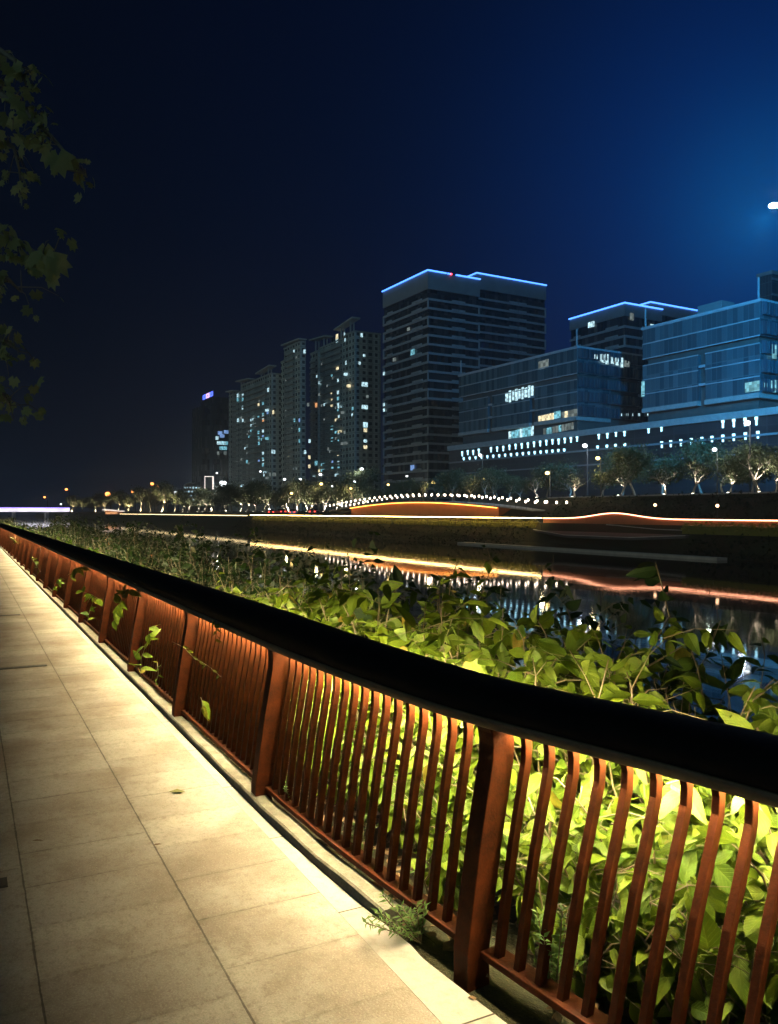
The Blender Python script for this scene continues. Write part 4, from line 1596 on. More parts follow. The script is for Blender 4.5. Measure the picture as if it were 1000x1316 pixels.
WH, YE, OR = M['lamp_white'], M['lamp_yellow'], M['lamp_orange']
wcol, ycol = (0.85, 0.95, 1.0), (1.0, 0.8, 0.42)
for a in [
    (964, 544, 92, WH, 'bright white street lamp in front of the right end of the podium', None, .45, 9000, wcol),
    (922, 578, 90, WH, 'greenish white street lamp among the dark trees at right', None, .34, 5000, (0.85, 1, 0.8)),
    (755, 573, 92, WH, 'white street lamp in front of the middle of the podium', None, .45, 7000, wcol),
    (772, 589, 82, YE, 'yellow street lamp on a tall pole right of the bare uplit tree', None, .34, 4500, ycol),
    (707, 608, 84, YE, 'yellow street lamp over the right end of the arched bridge', None, .38, 4500, ycol),
    (620, 585, 100, WH, 'white street lamp below the left end of the podium', None, .36, 5000, wcol),
    (625, 616, 86, YE, 'warm street lamp just right of the arched bridge middle', None, .34, 3500, ycol),
    (560, 620, 86, YE, 'warm street lamp over the middle of the arched bridge', None, .42, 3500, ycol),
    (468, 603, 96, WH, 'white street lamp at the foot of the widest apartment tower', None, .40, 5000, wcol),
    (502, 623, 84, YE, 'small warm street lamp over the left part of the arched bridge', None, .26, 0),
    (526, 612, 92, WH, 'small white lamp between two warm ones above the bridge', None, .24, 0),
    (415, 610, 92, WH, 'white street lamp above the left end of the arched bridge', None, .34, 0),
    (416, 622, 84, YE, 'yellow street lamp right beneath a white one left of the bridge', None, .34, 3500, ycol),
    (459, 619, 88, WH, 'small pale lamp under the widest apartment tower', None, .27, 0),
    (454, 628, 82, YE, 'low yellow lamp near the left end of the bridge', None, .28, 2500, ycol),
    (430, 625, 86, WH, 'faint small lamp between the yellow ones left of the bridge', None, .2, 0),
    (378, 634, 80, YE, 'yellow lamp inside the lit tree row', None, .30, 3500, ycol),
    (389, 616, 94, WH, 'white lamp below the narrow apartment tower, right of its twin', None, .30, 0),
    (369, 616, 94, WH, 'white lamp below the narrow apartment tower, left of its twin', None, .30, 0),
    (338, 606, 110, WH, 'small white lamp high in front of the left apartment block', None, .22, 0),
    (290, 622, 92, WH, 'blazing white floodlight over the trees left of the apartments', None, .85, 60000, (0.95, 1.0, 0.85)),
    (282, 608, 110, WH, 'dim lamp just above the lit sign pylon', None, .2, 0),
    (229, 633, 90, WH, 'white lamp left of the sparkling round hall', None, .34, 0),
    (207, 625, 88, OR, 'orange street lamp over the low lit building, right of a pair', None, .42, 9000, (1, .5, .2)),
    (199, 622, 88, OR, 'orange street lamp over the low lit building, left of a pair', None, .40, 0),
    (174, 632, 84, OR, 'small orange street lamp left of the low lit building', None, .30, 0),
    (142, 635, 84, OR, 'large glowing orange street lamp above the distant trees', None, .55, 12000, (1, .5, .2)),
    (89, 629, 78, OR, 'orange street lamp on a tall pole by the white bridge', None, .28, 0),
    (61, 639, 76, OR, 'small orange street lamp above the white bridge', None, .24, 0),
    (82, 648, 70, WH, 'small pale lamp at the end of the white bridge', None, .2, 0),
]:
    street_lamp(*a)

# --- high mast lamp at the right edge
mx, my, mz = MAST
mast = empty('high_mast_lamp', (mx + 1.3, my, TERR_Z), label='blazing blue white high mast lamp at the right edge of the sky', cat='mast lamp')
mb = MB()
mb.tube([(mx + 1.3, my, TERR_Z - .3), (mx + 1.3, my, 20), (mx + 1.3, my, mz + 0.6)], [0.42, 0.3, 0.16], 10)
mb.build('pole', M['dark_metal'], mast)
mb = MB()
mb.tube([(mx + 1.3, my, mz + .35), (mx - 0.2, my - .2, mz + .12)], [0.1, 0.07], 6)
mb.tube([(mx + 1.3, my, mz + .35), (mx + 2.8, my + .2, mz + .12)], [0.1, 0.07], 6)
mb.build('crossarm', M['dark_metal'], mast)
M['mast'] = emit('mast_lamp', (0.70, 0.90, 1.0), 45.0)
for dx, dy in ((-.45, -.3), (.35, -.45), (2.2, -.3), (3.0, .1)):
    mb = MB()
    c = Vector((mx + dx, my + dy, mz))
    mb.ball(c, 0.55, 12, 7, 0.5)
    mb.build('lamp_head', M['mast'], mast, smooth=True)
ld = bpy.data.lights.new('mast_light', 'SPOT')
ld.spot_size = R(150)
ld.spot_blend = 0.7
ld.energy = 260000
ld.color = (0.010, 0.34, 0.85)
ld.shadow_soft_size = 0.8
lo = bpy.data.objects.new('mast_light', ld)
C.objects.link(lo)
lo.parent = mast
lo.location = (-2.2, 0.5, mz - TERR_Z - 1.2)
lo.data.energy = 270000
lo.rotation_euler = (Vector((mx, my, mz)) - Vector((62, 190, 48))).to_track_quat('Z', 'Y').to_euler()

# ------------------------------------------------------------------ BUILDINGS
def axes(vp):
    """unit axes of a building whose river front recedes to photo column vp"""
    a = math.atan((500 - vp) / FPX)
    u = Vector((-math.sin(a), math.cos(a), 0))
    v = Vector((math.cos(a), math.sin(a), 0))
    return u, v, a


class Bld:
    """local x runs along the right hand face, local y along the left hand (river) face, z up; origin at the near corner"""

    def __init__(s, name, label, px, D, pxl, pxr, vp, ybase=None, z0=3.0, cat='building'):
        s.u, s.v, a = axes(vp)
        s.c = Vector(((px - 500) / FPX * D, D, 0))
        s.D = D
        s.root = empty(name, s.c + Vector((0, 0, z0)), a, label=label, cat=cat)
        s.z0 = z0
        s.Lu = s.along(pxl, s.u)
        s.Lv = s.along(pxr, s.v) if pxr else 20.0

    def along(s, px, ax, off=None):
        c = s.c + (off or Vector((0, 0, 0)))
        k = (px - 500) / FPX
        return (c.x - k * c.y) / (k * ax.y - ax.x)

    def z_at(s, py, D=None):
        return EYE - (py - 658) / FPX * (D or s.D)

    def left_hit(s, px, py, xoff=0.0):
        off = s.v * xoff
        L = s.along(px, s.u, off)
        return L, s.z_at(py, s.c.y + off.y + s.u.y * L)

    def right_hit(s, px, py, yoff=0.0):
        off = s.u * yoff
        L = s.along(px, s.v, off)
        return L, s.z_at(py, s.c.y + off.y + s.v.y * L)

    def part(s, mb, name, mat, parent=None, **kw):
        """mb holds local x, y and world z"""
        mb.v = [(x, y, z - s.z0) for x, y, z in mb.v]
        return mb.build(name, mat, parent or s.root, world=False, **kw)

    def box(s, name, mat, p0, p1, parent=None, **kw):
        mb = MB()
        mb.box(p0, p1)
        return s.part(mb, name, mat, parent, **kw)

    def win_left(s, px, py, w, h, mat, x=0.0, name='window'):
        L, z = s.left_hit(px, py, x)
        return s.box(name, M[mat], (x - 0.12, L - w / 2, z - h / 2), (x + 0.05, L + w / 2, z + h / 2))

    def win_right(s, px, py, w, h, mat, y=0.0, name='window'):
        L, z = s.right_hit(px, py, y)
        return s.box(name, M[mat], (L - w / 2, y - 0.12, z - h / 2), (L + w / 2, y + 0.05, z + h / 2))


VP1 = -105


def band_tower(bl, x0, x1, y0, y1, zb, zt, nf, crown, frames=True, seed=1):
    """dark glass tower with pale ring bands, closed in pairs at the ends, and a deep parapet"""
    bl.box('glass_core', M['tower_glass'], (x0 + .45, y0 + .45, zb - 4), (x1 - .4, y1 - .4, zt - crown + .1))
    bl.box('parapet', M['crown'], (x0, y0, zt - crown), (x1, y1, zt))
    fh = (zt - crown - zb) / nf
    rg = random.Random(seed)
    for i in range(nf):
        z = zb + i * fh
        mb = MB()
        th = fh * 0.24
        mb.box((x0, y0, z - th), (x0 + .44, y1, z))
        mb.box((x0 + .44, y0, z - th), (x1, y0 + .44, z))
        # short balcony blocks break up the band
        for q in (0.12, 0.2, 0.78):
            yy = y0 + (y1 - y0) * (q + rg.uniform(-.02, .02))
            mb.box((x0 - .35, yy, z - th * .4), (x0 - .001, yy + (y1 - y0) * .12, z + fh * .16))
        for q in (0.45, 0.58):
            xx = x0 + (x1 - x0) * q
            mb.box((xx, y0 - .35, z - th * .4), (xx + (x1 - x0) * .12, y0 - .001, z + fh * .14))
        if frames and i % 2 == 0 and i + 1 < nf:
            zt2 = z + fh - th - .01
            for yy in (y0 + .02, y1 - .62):
                mb.box((x0 + .02, yy, z + .01), (x0 + .42, yy + .6, zt2))
            mb.box((x1 - .6, y0 + .02, z + .01), (x1 - .02, y0 + .42, zt2))
        bl.part(mb, 'floor_band', M['band'])


def roof_line(bl, segs, r=0.28, gap=None):
    for p, q in segs:
        mb = MB()
        mb.tube([Vector(p), Vector(q)], r, 6)
        bl.part(mb, 'roof_light', M['roofline'])


# tall twin tower
tw = Bld('office_tower', 'tall dark twin tower with pale floor bands and blue white roof outline', 550, 300, 492, 617, VP1)
zt = tw.z_at(348)
band_tower(tw, 0, tw.Lv, 0, tw.Lu, 4, zt, 24, 6.5)
off = Vector(((613 - 500) / FPX * 326, 326, 0)) - tw.c
bx, by = off.dot(tw.v), off.dot(tw.u)
L2 = tw.along(702, tw.v, tw.u * by) - 0.0
zt2 = EYE + (658 - 351.5) / FPX * 326
band_tower(tw, bx, L2, by, by + 24, 4, zt2, 26, 6.0, seed=3)
e = 0.3
xg = tw.Lv * .40
roof_line(tw, [((-e, tw.Lu, zt + .2), (-e, -e, zt + .2)), ((-e, -e, zt + .2), (tw.Lv * .34, -e, zt + .2)), ((tw.Lv * .52, -e, zt + .2), (tw.Lv, -e, zt + .2)),
               ((bx - e, by + 8, zt2 + .2), (bx - e, by - e, zt2 + .2)), ((bx - e, by - e, zt2 + .2), (L2, by - e, zt2 + .2))])
mb = MB()
mb.ball(Vector((tw.Lv * .43, -.3, zt + .2)), .38, 8, 6)
tw.part(mb, 'red_beacon', M['red_beacon'])
mb = MB()
mb.tube([Vector((tw.Lv * .36, -.3, zt + .2)), Vector((tw.Lv * .41, -.3, zt + .2))], .28, 6)
tw.part(mb, 'roof_light', M['roofline'])
tw.win_left(530.5, 453, 2.6, 2.2, 'w_cyan', -.02)
tw.win_left(530, 601, 2.6, 2.0, 'w_blue', -.02)
tw.win_left(507, 462, 2.4, 1.4, 'w_dim', -.02)
tw.win_left(525, 423, 2.0, 1.2, 'w_dim', -.02)
for px, py in ((492.5, 480), (492.5, 527), (492.5, 520)):
    tw.win_left(px + 1, py, 1.2, 1.2, 'w_cool', -.02)

# second tower behind the office blocks
t2 = Bld('office_tower', 'lower banded tower with blue white roof outline rising behind the glass offices', 803, 290, 732, 851, VP1)
zt = t2.z_at(390)
band_tower(t2, 0, t2.Lv, 0, t2.Lu, 6, zt, 19, 4.2, seed=5)
off = Vector(((836 - 500) / FPX * 312, 312, 0)) - t2.c
bx, by = off.dot(t2.v), off.dot(t2.u)
L2 = t2.along(902, t2.v, t2.u * by)
zt2 = EYE + (658 - 389) / FPX * 312
band_tower(t2, bx, L2, by, by + 24, 6, zt2, 20, 4.0, seed=6)
roof_line(t2, [((-e, t2.Lu, zt + .2), (-e, -e, zt + .2)), ((-e, -e, zt + .2), (t2.Lv, -e, zt + .2)),
               ((bx - e, by + 9, zt2 + .2), (bx - e, by - e, zt2 + .2)), ((bx - e, by - e, zt2 + .2), (L2, by - e, zt2 + .2))])
t2.win_left(760, 417, 3.2, 2.0, 'w_cool', -.02)
t2.win_right(812, 407, 1.8, 2.6, 'w_dim', -.02)
t2.win_right(838, 419.5, 1.6, 1.6, 'w_cool', -.02)


def glass_block(bl, zb, zt, seed, slots, deep=21.0):
    """two glass boxes over each other, thin pale floor lines, a dark recess between and a pale soffit"""
    L, Wd = bl.Lu, bl.Lv
    zm = zt - (zt - zb) * 0.40
    core = bl.box('inner_wall', M['wall_dark'], (0.8, 0.8, zb - 5.2), (Wd - .8, L - .8, zt - .5))
    up = bl.box('upper_glass', M['curtain'], (0, 0.02, zm + .8), (Wd, L, zt))
    # the lower box is split by vertical slots
    cuts = [0.02]
    for a, b in sorted(slots):
        cuts += [a, b]
    cuts.append(L)
    for i in range(0, len(cuts), 2):
        bl.box('lower_glass', M['curtain'], (0, cuts[i], zb + .9), (Wd * .5, cuts[i + 1], zm - .6))
        mb = MB()
        mb.box((-.3, cuts[i], zb), (Wd * .5, cuts[i + 1], zb + .88))
        bl.part(mb, 'soffit', M['concrete'])
    for a, b in slots:
        for q in (0.36, 0.70):
            zz = zb + (zm - zb) * q
            bl.box('slot_balcony', M['band'], (-.05, a + .1, zz), (.7, b - .1, zz + .5))
    ks = []
    n_up, n_lo = 2, 3
    for i in range(n_up + 1):
        ks.append(zm + .8 + (zt - zm - .8) * i / n_up)
    for z in ks:
        bl.box('floor_line', M['band'], (-.16, 0.03, z - .10), (-.002, L, z + .12))
    for i in range(1, n_lo + 1):
        z = zb + .9 + (zm - .6 - zb - .9) * i / n_lo
        for j in range(0, len(cuts), 2):
            bl.box('floor_line', M['band'], (-.16, cuts[j] + .02, z - .10), (-.002, cuts[j + 1] - .02, z + .10))
    bl.box('roof_edge', M['band'], (-.3, -.3, zt + .002), (Wd + .2, L + .2, zt + .45))
    # side face: finned storeys parted by dark gaps
    nf = 5
    fh = (zt - zb) / nf
    for i in range(nf):
        z = zb + i * fh
        mb = MB()
        mb.box((0.3, -.5, z + fh * .30), (Wd - .1, -.02, z + fh * .98))
        for q in range(int(Wd / 1.15)):
            mb.box((0.5 + q * 1.15, -.95, z + fh * .32), (0.62 + q * 1.15, -.502, z + fh * .96))
        bl.part(mb, 'finned_storey', M['fin_wall'])
    for q in (0.0, 1.0):
        bl.box('roof_mast', M['band'], (0.2, 0.4 + q * (L - 1), zt + .46), (0.45, .65 + q * (L - 1), zt + 4.5))


VG = -125
gl = Bld('glass_office', 'teal glass office block with rows of lit rooms left of the dark gap', 742, 190, 590, 826, VG)
zt = gl.z_at(447)
zb = 23.0
sl = []
for px in (684, 630):
    a = gl.along(px, gl.u)
    sl.append((a - 0.9, a + 0.9))
glass_block(gl, zb, zt, 1, sl)
# lit rooms
for i in range(9):
    gl.win_left(651.5 + i * 4.1, 510.5 - i * 1.05, 0.75 if i % 3 else 0.95, 3.0 if i % 2 else 2.4, 'w_cool')
for px, py in ((694.5, 469.5), (699, 468.5), (703, 467)):
    gl.win_left(px, py, 1.2, 2.0, 'w_dim')
for i in range(5):
    gl.win_left(694 + i * 4.0, 539 - i * 0.9, 1.0, 1.7, 'w_warm')
for i in range(2):
    gl.win_left(714.5 + i * 4.0, 533.5 - i * 0.9, 1.1, 1.7, 'w_cyan')
for i in range(5):
    gl.win_left(724 + i * 4.0, 534.5 - i * 0.9, 1.0, 1.9, 'w_warm' if i in (1,) else 'w_dim')
for i in range(9):
    gl.win_left(655.5 + i * 3.6, 560.5 - i * 0.85, .9, 2.4, 'w_cyan' if i % 4 else 'w_cool', 0.8)
for i in range(10):
    gl.win_left(700 + i * 4.0, 555 - i * .85, 0.8, 1.6, 'w_cyan' if i in (1, 2, 5) else 'w_dim', 0.8)
for px, h, m_ in ((766, 1.0, 'w_cool'), (773, 1.6, 'w_cool'), (775, 2.0, 'w_cool'), (780, 2.4, 'w_cool'), (787, 1.6, 'w_cool'), (789, 1.2, 'w_dim'), (793, 1.8, 'w_cool'), (799, 2.4, 'w_cool'), (804, 1.6, 'w_dim'), (807, 1.4, 'w_dim')):
    L, z = gl.right_hit(px, 458 + (px - 764) * .23, -.52)
    gl.box('window', M[m_], (L - .45, -.60, z - h / 2), (L + .45, -.50, z + h / 2))
for px in (798, 806, 814, 821, 833):
    L, z = gl.right_hit(px, 533, -.52)
    gl.box('window', M['w_cool'], (L - .3, -.60, z - .3), (L + .3, -.50, z + .3))

gr = Bld('glass_office', 'long blue tinted glass office block at the right edge', 977, 149, 826, None, VG)
gr.Lv = 26.0
zt = gr.z_at(387)
a = gr.along(902, gr.u)
glass_block(gr, 22.5, zt, 2, [(a - .8, a + .8)])
gr.win_left(826.6, 500, .8, 3.2, 'w_cyan')
for i in range(4):
    gr.win_left(961 + i * 4, 498 - i * .7, 1.0, 1.8, 'w_cyan')
for px, py, w_, h_ in ((995, 452, 1.2, 2.6), (990, 494, 1.0, 1.4), (996, 494, 1.2, 1.6), (995, 500, .8, 1.2), (984, 495, .8, .8)):
    L, z = gr.right_hit(px, py, -.52)
    gr.box('window', M['w_cyan'], (L - w_ / 2, -.60, z - h_ / 2), (L + w_ / 2, -.50, z + h_ / 2))
# rooftop plant room and the higher block cut by the edge
mb = MB()
Lr = gr.along(912, gr.u, gr.v * 10)
mb.box((10, Lr - 3, zt), (14, Lr + 3, zt + 5.0))
gr.part(mb, 'plant_room', M['crown'])

# podium under both glass blocks
pd = Bld('office_podium', 'long low podium with two rows of wall lights under the glass offices', 1040, 126, 590, None, VG)
off_c = gl.c - pd.c
shift = off_c.dot(pd.v) - 3.2       # its front stands 3.2 m before the glass blocks
Lp = (gl.c + gl.u * gl.Lu - pd.c).dot(pd.u) + 1.0
zpt = 20.0
x0 = shift
pd.box('podium_wall', M['podium'], (x0 + .5, -30, 1.0), (x0 + 30, Lp, zpt - 1.2))
pd.box('roof_slab', M['concrete'], (x0, -30, zpt - 1.2), (x0 + 30.2, Lp + .3, zpt + .1))
pd.box('upper_ledge', M['crown'], (x0 + .1, -30, 15.2), (x0 + .498, Lp, 15.6))
pd.box('lower_ledge', M['crown'], (x0 + .1, -30, 12.0), (x0 + .498, Lp, 12.3))


def sconce(px, py, h):
    off = pd.v * (x0 + .4)
    L = pd.along(px, pd.u, off)
    z = pd.z_at(py, pd.c.y + off.y + pd.u.y * L)
    mb = MB()
    mb.box((x0 + .28, L - .26, z - .1), (x0 + .495, L + .26, z + .42))
    mb.box((x0 + .36, L - .17, z - h), (x0 + .495, L + .17, z - .101))  # glowing tail stands in for the lamp's wash of light down the wall
    pd.part(mb, 'wall_light', M['sconce'])


row1 = [594 + i * 7.1 for i in range(4)] + [631 + i * 7.9 for i in range(15)] + [769.5, 780.5, 791.5, 802.5, 833.5, 850]
row1y = lambda px: 572 + (px - 658) * -0.130
for i, px in enumerate(row1):
    sconce(px, row1y(px) + 1.5 + random.Random(i).uniform(-.5, .5), 0.9)
for px in [596 + i * 7.6 for i in range(18)] + [768, 780, 791, 803]:
    sconce(px, 590 - (px - 594) * 0.085, 0.35)
for i, px in enumerate((850.5, 862, 875, 888.5, 902, 915, 929, 943, 958, 974)):
    sconce(px, 570 - (px - 850) * 0.105, 0.9)
for px in (929, 943, 957.5, 972):
    sconce(px, 542.5 - (px - 929) * .09, 1.1)

# far right office slice cut by the frame edge
fr = Bld('office_block', 'tall dim blue office block cut off by the right edge', 992, 210, 984, None, VG)
fr.box('facade', M['fin_wall'], (0, 0, 3), (26, 4, fr.z_at(352)))
for i in range(13):
    z = fr.z_at(358 + i * 20)
    fr.box('floor_line', M['crown'], (-.1, -.25, z - .25), (26, -.002, z + .25))
fr.box('roof_edge', M['crown'], (-.3, -.3, fr.z_at(352) + .002), (26.2, 4.2, fr.z_at(352) + .9))


# apartment towers
def flats(bl, zt, nf, wings, mat, seed, canopies, vent=True):
    """wings: (x0, x1, y0, y1, top) boxes, each with its own balconies"""
    rg = random.Random(seed)
    for (x0, x1, y0, y1, t, bal) in wings:
        w_ = bl.box('wing', M[mat], (x0, y0, 0.5), (x1, y1, t))
        bl.box('roof_edge', M['ledge'], (x0 - .25, y0 - .25, t + .002), (x1 + .1, y1 + .1, t + .8), w_)
        if bal:
            ba, bb = bal
            for i in range(nf):
                z = 4 + i * 3.0
                if z > t - 2:
                    break
                mb = MB()
                ya, yb = y0 + (y1 - y0) * ba, y0 + (y1 - y0) * bb
                mb.box((x0 - 1.3, ya, z), (x0 - .002, yb, z + .18))
                mb.box((x0 - 1.3, ya, z + .182), (x0 - 1.2, yb, z + .95))
                bl.part(mb, 'balcony', M['ledge'])
    for (xa, ya, xb, yb, za, zb_) in canopies:
        mb = MB()
        mb.add([(xa, ya, za), (xb, ya, za), (xb, yb, zb_), (xa, yb, zb_), (xa, ya, za + .7), (xb, ya, za + .7), (xb, yb, zb_ + .7), (xa, yb, zb_ + .7)],
               [(3, 2, 1, 0), (4, 5, 6, 7), (0, 1, 5, 4), (1, 2, 6, 5), (2, 3, 7, 6), (3, 0, 4, 7)])
        bl.part(mb, 'roof_canopy', M['ledge'])
        for qx in (.4, .8):
            for qy in (.25, .75):
                cx, cy = xa + (xb - xa) * qx, ya + (yb - ya) * qy
                mb = MB()
                mb.box((cx - .3, cy - .3, min(za, zb_) - 5.2), (cx + .3, cy + .3, za + (zb_ - za) * qy - .002))
                bl.part(mb, 'canopy_post', M['ledge'])


def z6(x, y):
    return 240 + .26 * x, 390 + .26 * y


VR = -90
# widest, right
r4 = Bld('apartment_tower', 'widest apartment tower with many lit windows beside the banded tower', 456, 385, 401, 492, VR)
zt = r4.z_at(424)
L = r4.Lu
flats(r4, zt, 29, [(0, 14, 0, L * .20, zt - 1, None), (0.0, 14, L * .2 + .01, L * .80, zt - 2.2, (.1, .9)), (-.8, 14, L * .80 + .01, L, zt - 3.5, (.15, .85)),
                   (14.01, r4.Lv, 3, L * .6, zt - 1.5, None)], 'resid', 1,
      [(-1.2, .5, 3.2, L * .42, zt + 5.6, zt + 3.6), (-1.2, L * .62, 3.2, L + 1.5, zt + 2.6, zt + 4.0)])
r4.box('lift_house', M['resid_grey'], (4, L * .3, zt - 2), (13, L * .7, zt + 2.5))
for x, y, m_, w_, h_ in [(743, 165, 'w_warm', 2.4, 2.6), (743, 183, 'w_cool', 2.4, 1.6), (780, 150, 'w_cool', 1.1, 1.4), (783, 180, 'w_cool', 1.1, 1.4), (787, 293, 'w_cool', 1.2, 1.8), (745, 325, 'w_warm', 2.5, 2.0),
                         (717, 353, 'w_cyan', 1.4, 1.6), (748, 382, 'w_cool', 1.4, 1.8), (643, 360, 'w_cool', .9, 1.2), (748, 440, 'w_cool', 1.8, 1.6), (715, 440, 'w_warm', 1.2, 1.4), (748, 470, 'w_cyan', 2.0, 1.6),
                         (717, 470, 'w_warm', 1.4, 1.6), (717, 500, 'w_warm', 2.4, 1.9), (748, 497, 'w_cool', 1.6, 1.6), (640, 503, 'w_orange', 2.4, 2.2), (748, 525, 'w_cyan', 1.5, 1.5), (752, 555, 'w_cool', 1.2, 1.8),
                         (820, 520, 'w_cyan', 1.3, 1.4), (818, 550, 'w_cool', 1.2, 1.2), (718, 615, 'w_cyan', 2.4, 1.9), (718, 672, 'w_cyan', 2.2, 1.9), (750, 637, 'w_cool', 1.6, 1.6), (750, 672, 'w_cyan', 1.2, 1.5),
                         (780, 637, 'w_dim', 1.6, 1.5), (640, 790, 'w_cyan', 3.0, 2.2), (748, 757, 'w_warm', 1.7, 1.4), (720, 785, 'w_blue', 1.6, 1.5), (750, 787, 'w_cool', 1.7, 1.6), (720, 815, 'w_cyan', 2.0, 1.6),
                         (750, 815, 'w_cyan', 1.9, 1.5), (680, 570, 'w_dim', 1.6, 1.5), (700, 720, 'w_dim', 1.6, 1.5)]:
    r4.win_left(*z6(x, y), w_, h_, m_, -.1 if x > 650 else -.9)
for x, y, m_, w_, h_ in [(865, 157, 'w_cool', 1.0, 1.8), (877, 257, 'w_cool', 1.2, 1.2), (912, 293, 'w_dim', 1.2, 1.2), (880, 400, 'w_cool', 3.2, 2.0), (912, 405, 'w_cool', 1.0, 1.5), (948, 407, 'w_cool', 1.5, 1.3),
                         (880, 512, 'w_cool', 3.2, 1.9), (918, 517, 'w_dim', 2.0, 1.6), (883, 600, 'w_cool', 2.4, 2.4), (883, 627, 'w_warm', 1.8, 1.6), (883, 680, 'w_cool', 1.8, 1.4), (883, 710, 'w_warm', 1.9, 1.6),
                         (912, 433, 'w_cool', 1.0, 1.2), (930, 740, 'w_orange', 1.1, 1.8), (912, 770, 'w_cool', .9, 1.2), (950, 187, 'w_cool', 1.0, 1.4), (893, 460, 'w_dim', 1.2, 1.4), (855, 295, 'w_cool', 1.0, 1.2)]:
    r4.win_right(*z6(x, y), w_, h_, m_, -.02 if x < 905 else 2.98)

# narrow, middle
r3 = Bld('apartment_tower', 'narrow apartment tower with one flared roof between two wider ones', 386, 392, 365, 400, VR)
zt = r3.z_at(440)
L = r3.Lu
flats(r3, zt, 27, [(0, r3.Lv - 3, 0, L, zt, (.3, .75)), (2, r3.Lv, L + .01, L + 9, zt - 5, None)], 'resid', 2, [(-1.2, -.8, 3.0, L + 1.2, zt + 1.2, zt + 2.0)])
for x, y, m_ in [(530, 237, 'w_cool'), (557, 625, 'w_cyan'), (557, 680, 'w_cyan'), (533, 577, 'w_cyan'), (557, 577, 'w_blue'), (520, 610, 'w_dim')]:
    r3.win_left(*z6(x, y), 1.4, 1.7, m_, -.05)
for x, y, m_ in [(583, 237, 'w_cool'), (585, 735, 'w_cool'), (607, 680, 'w_cool'), (606, 760, 'w_warm'), (606, 805, 'w_warm'), (600, 500, 'w_dim')]:
    r3.win_right(*z6(x, y), 1.1, 1.7, m_, -.05)

# left
r2 = Bld('apartment_tower', 'left apartment tower, lowest of the three, with flared roof slabs', 349, 430, 293, 368, VR)
zt = r2.z_at(481)
L = r2.Lu
flats(r2, zt, 24, [(0, 14, 0, L * .66, zt, (.12, .9)), (0.6, 14, L * .66 + .01, L, zt - 3, (.3, .6)), (14.01, r2.Lv, 2, L * .5, zt - 1, None)], 'resid', 3,
      [(-1.2, .6, 3, L * .30, zt + 4.4, zt + 3.0), (-1.2, L * .46, 3, L * .76, zt + 2.0, zt + 3.4), (-1, L * .84, 3, L + 2, zt - 1, zt - .2)])
for x, y, m_ in [(252, 455, 'w_cool'), (277, 455, 'w_cool'), (252, 475, 'w_cyan'), (277, 475, 'w_cyan'), (277, 515, 'w_cool'), (253, 577, 'w_cool'), (277, 577, 'w_cool'), (355, 497, 'w_warm'), (377, 497, 'w_cyan'), (403, 427, 'w_cool'),
                 (377, 540, 'w_cyan'), (400, 537, 'w_blue'), (428, 537, 'w_warm'), (355, 565, 'w_cyan'), (377, 563, 'w_cool'), (378, 583, 'w_orange'), (355, 628, 'w_cyan'), (377, 628, 'w_cool'), (355, 650, 'w_cyan'),
                 (377, 650, 'w_blue'), (357, 672, 'w_cyan'), (357, 692, 'w_cyan'), (377, 737, 'w_cool'), (377, 760, 'w_cyan'), (357, 782, 'w_blue'), (378, 782, 'w_cool'), (377, 800, 'w_cyan'), (298, 782, 'w_cyan'),
                 (380, 845, 'w_cool'), (412, 845, 'w_dim'), (340, 600, 'w_dim'), (300, 640, 'w_dim')]:
    r2.win_left(*z6(x, y), 2.3, 2.0, m_, -.05)
for x, y, m_ in [(428, 733, 'w_cool'), (433, 845, 'w_dim'), (458, 450, 'w_cool'), (473, 563, 'w_cool'), (473, 585, 'w_cool'), (486, 440, 'w_cool'), (486, 460, 'w_cyan'), (486, 485, 'w_cool'), (486, 520, 'w_warm'), (487, 635, 'w_warm'),
                 (487, 675, 'w_cool'), (487, 700, 'w_warm'), (487, 760, 'w_warm'), (486, 735, 'w_dim')]:
    r2.win_right(*z6(x, y), 2.0, 2.0, m_, -.05 if x < 455 else 1.95)

# a scatter of dim rooms in the apartment towers
for bl_, n_, seed_, lo_, hi_ in ((r4, 30, 8, .06, .94), (r3, 12, 9, .1, .9), (r2, 24, 10, .05, .62)):
    rg = random.Random(seed_)
    zt_ = bl_.z_at(470)
    for i in range(n_):
        y_ = (math.floor(bl_.Lu * rg.uniform(lo_, hi_) / 3.3) + .5) * 3.3
        z_ = 3.0 + 3.0 * rg.randint(3, 24 if bl_ is not r2 else 20) + 1.65
        m_ = rg.choice(('w_dim', 'w_dim', 'w_dim', 'w_cool', 'w_cyan', 'w_warm'))
        w_ = rg.choice((1.0, 1.3, 1.6))
        bl_.box('window', M[m_], (-1.42 if bl_ is not r3 else -.12, y_ - w_ / 2, z_ - .6), (.05, y_ + w_ / 2, z_ + .6))

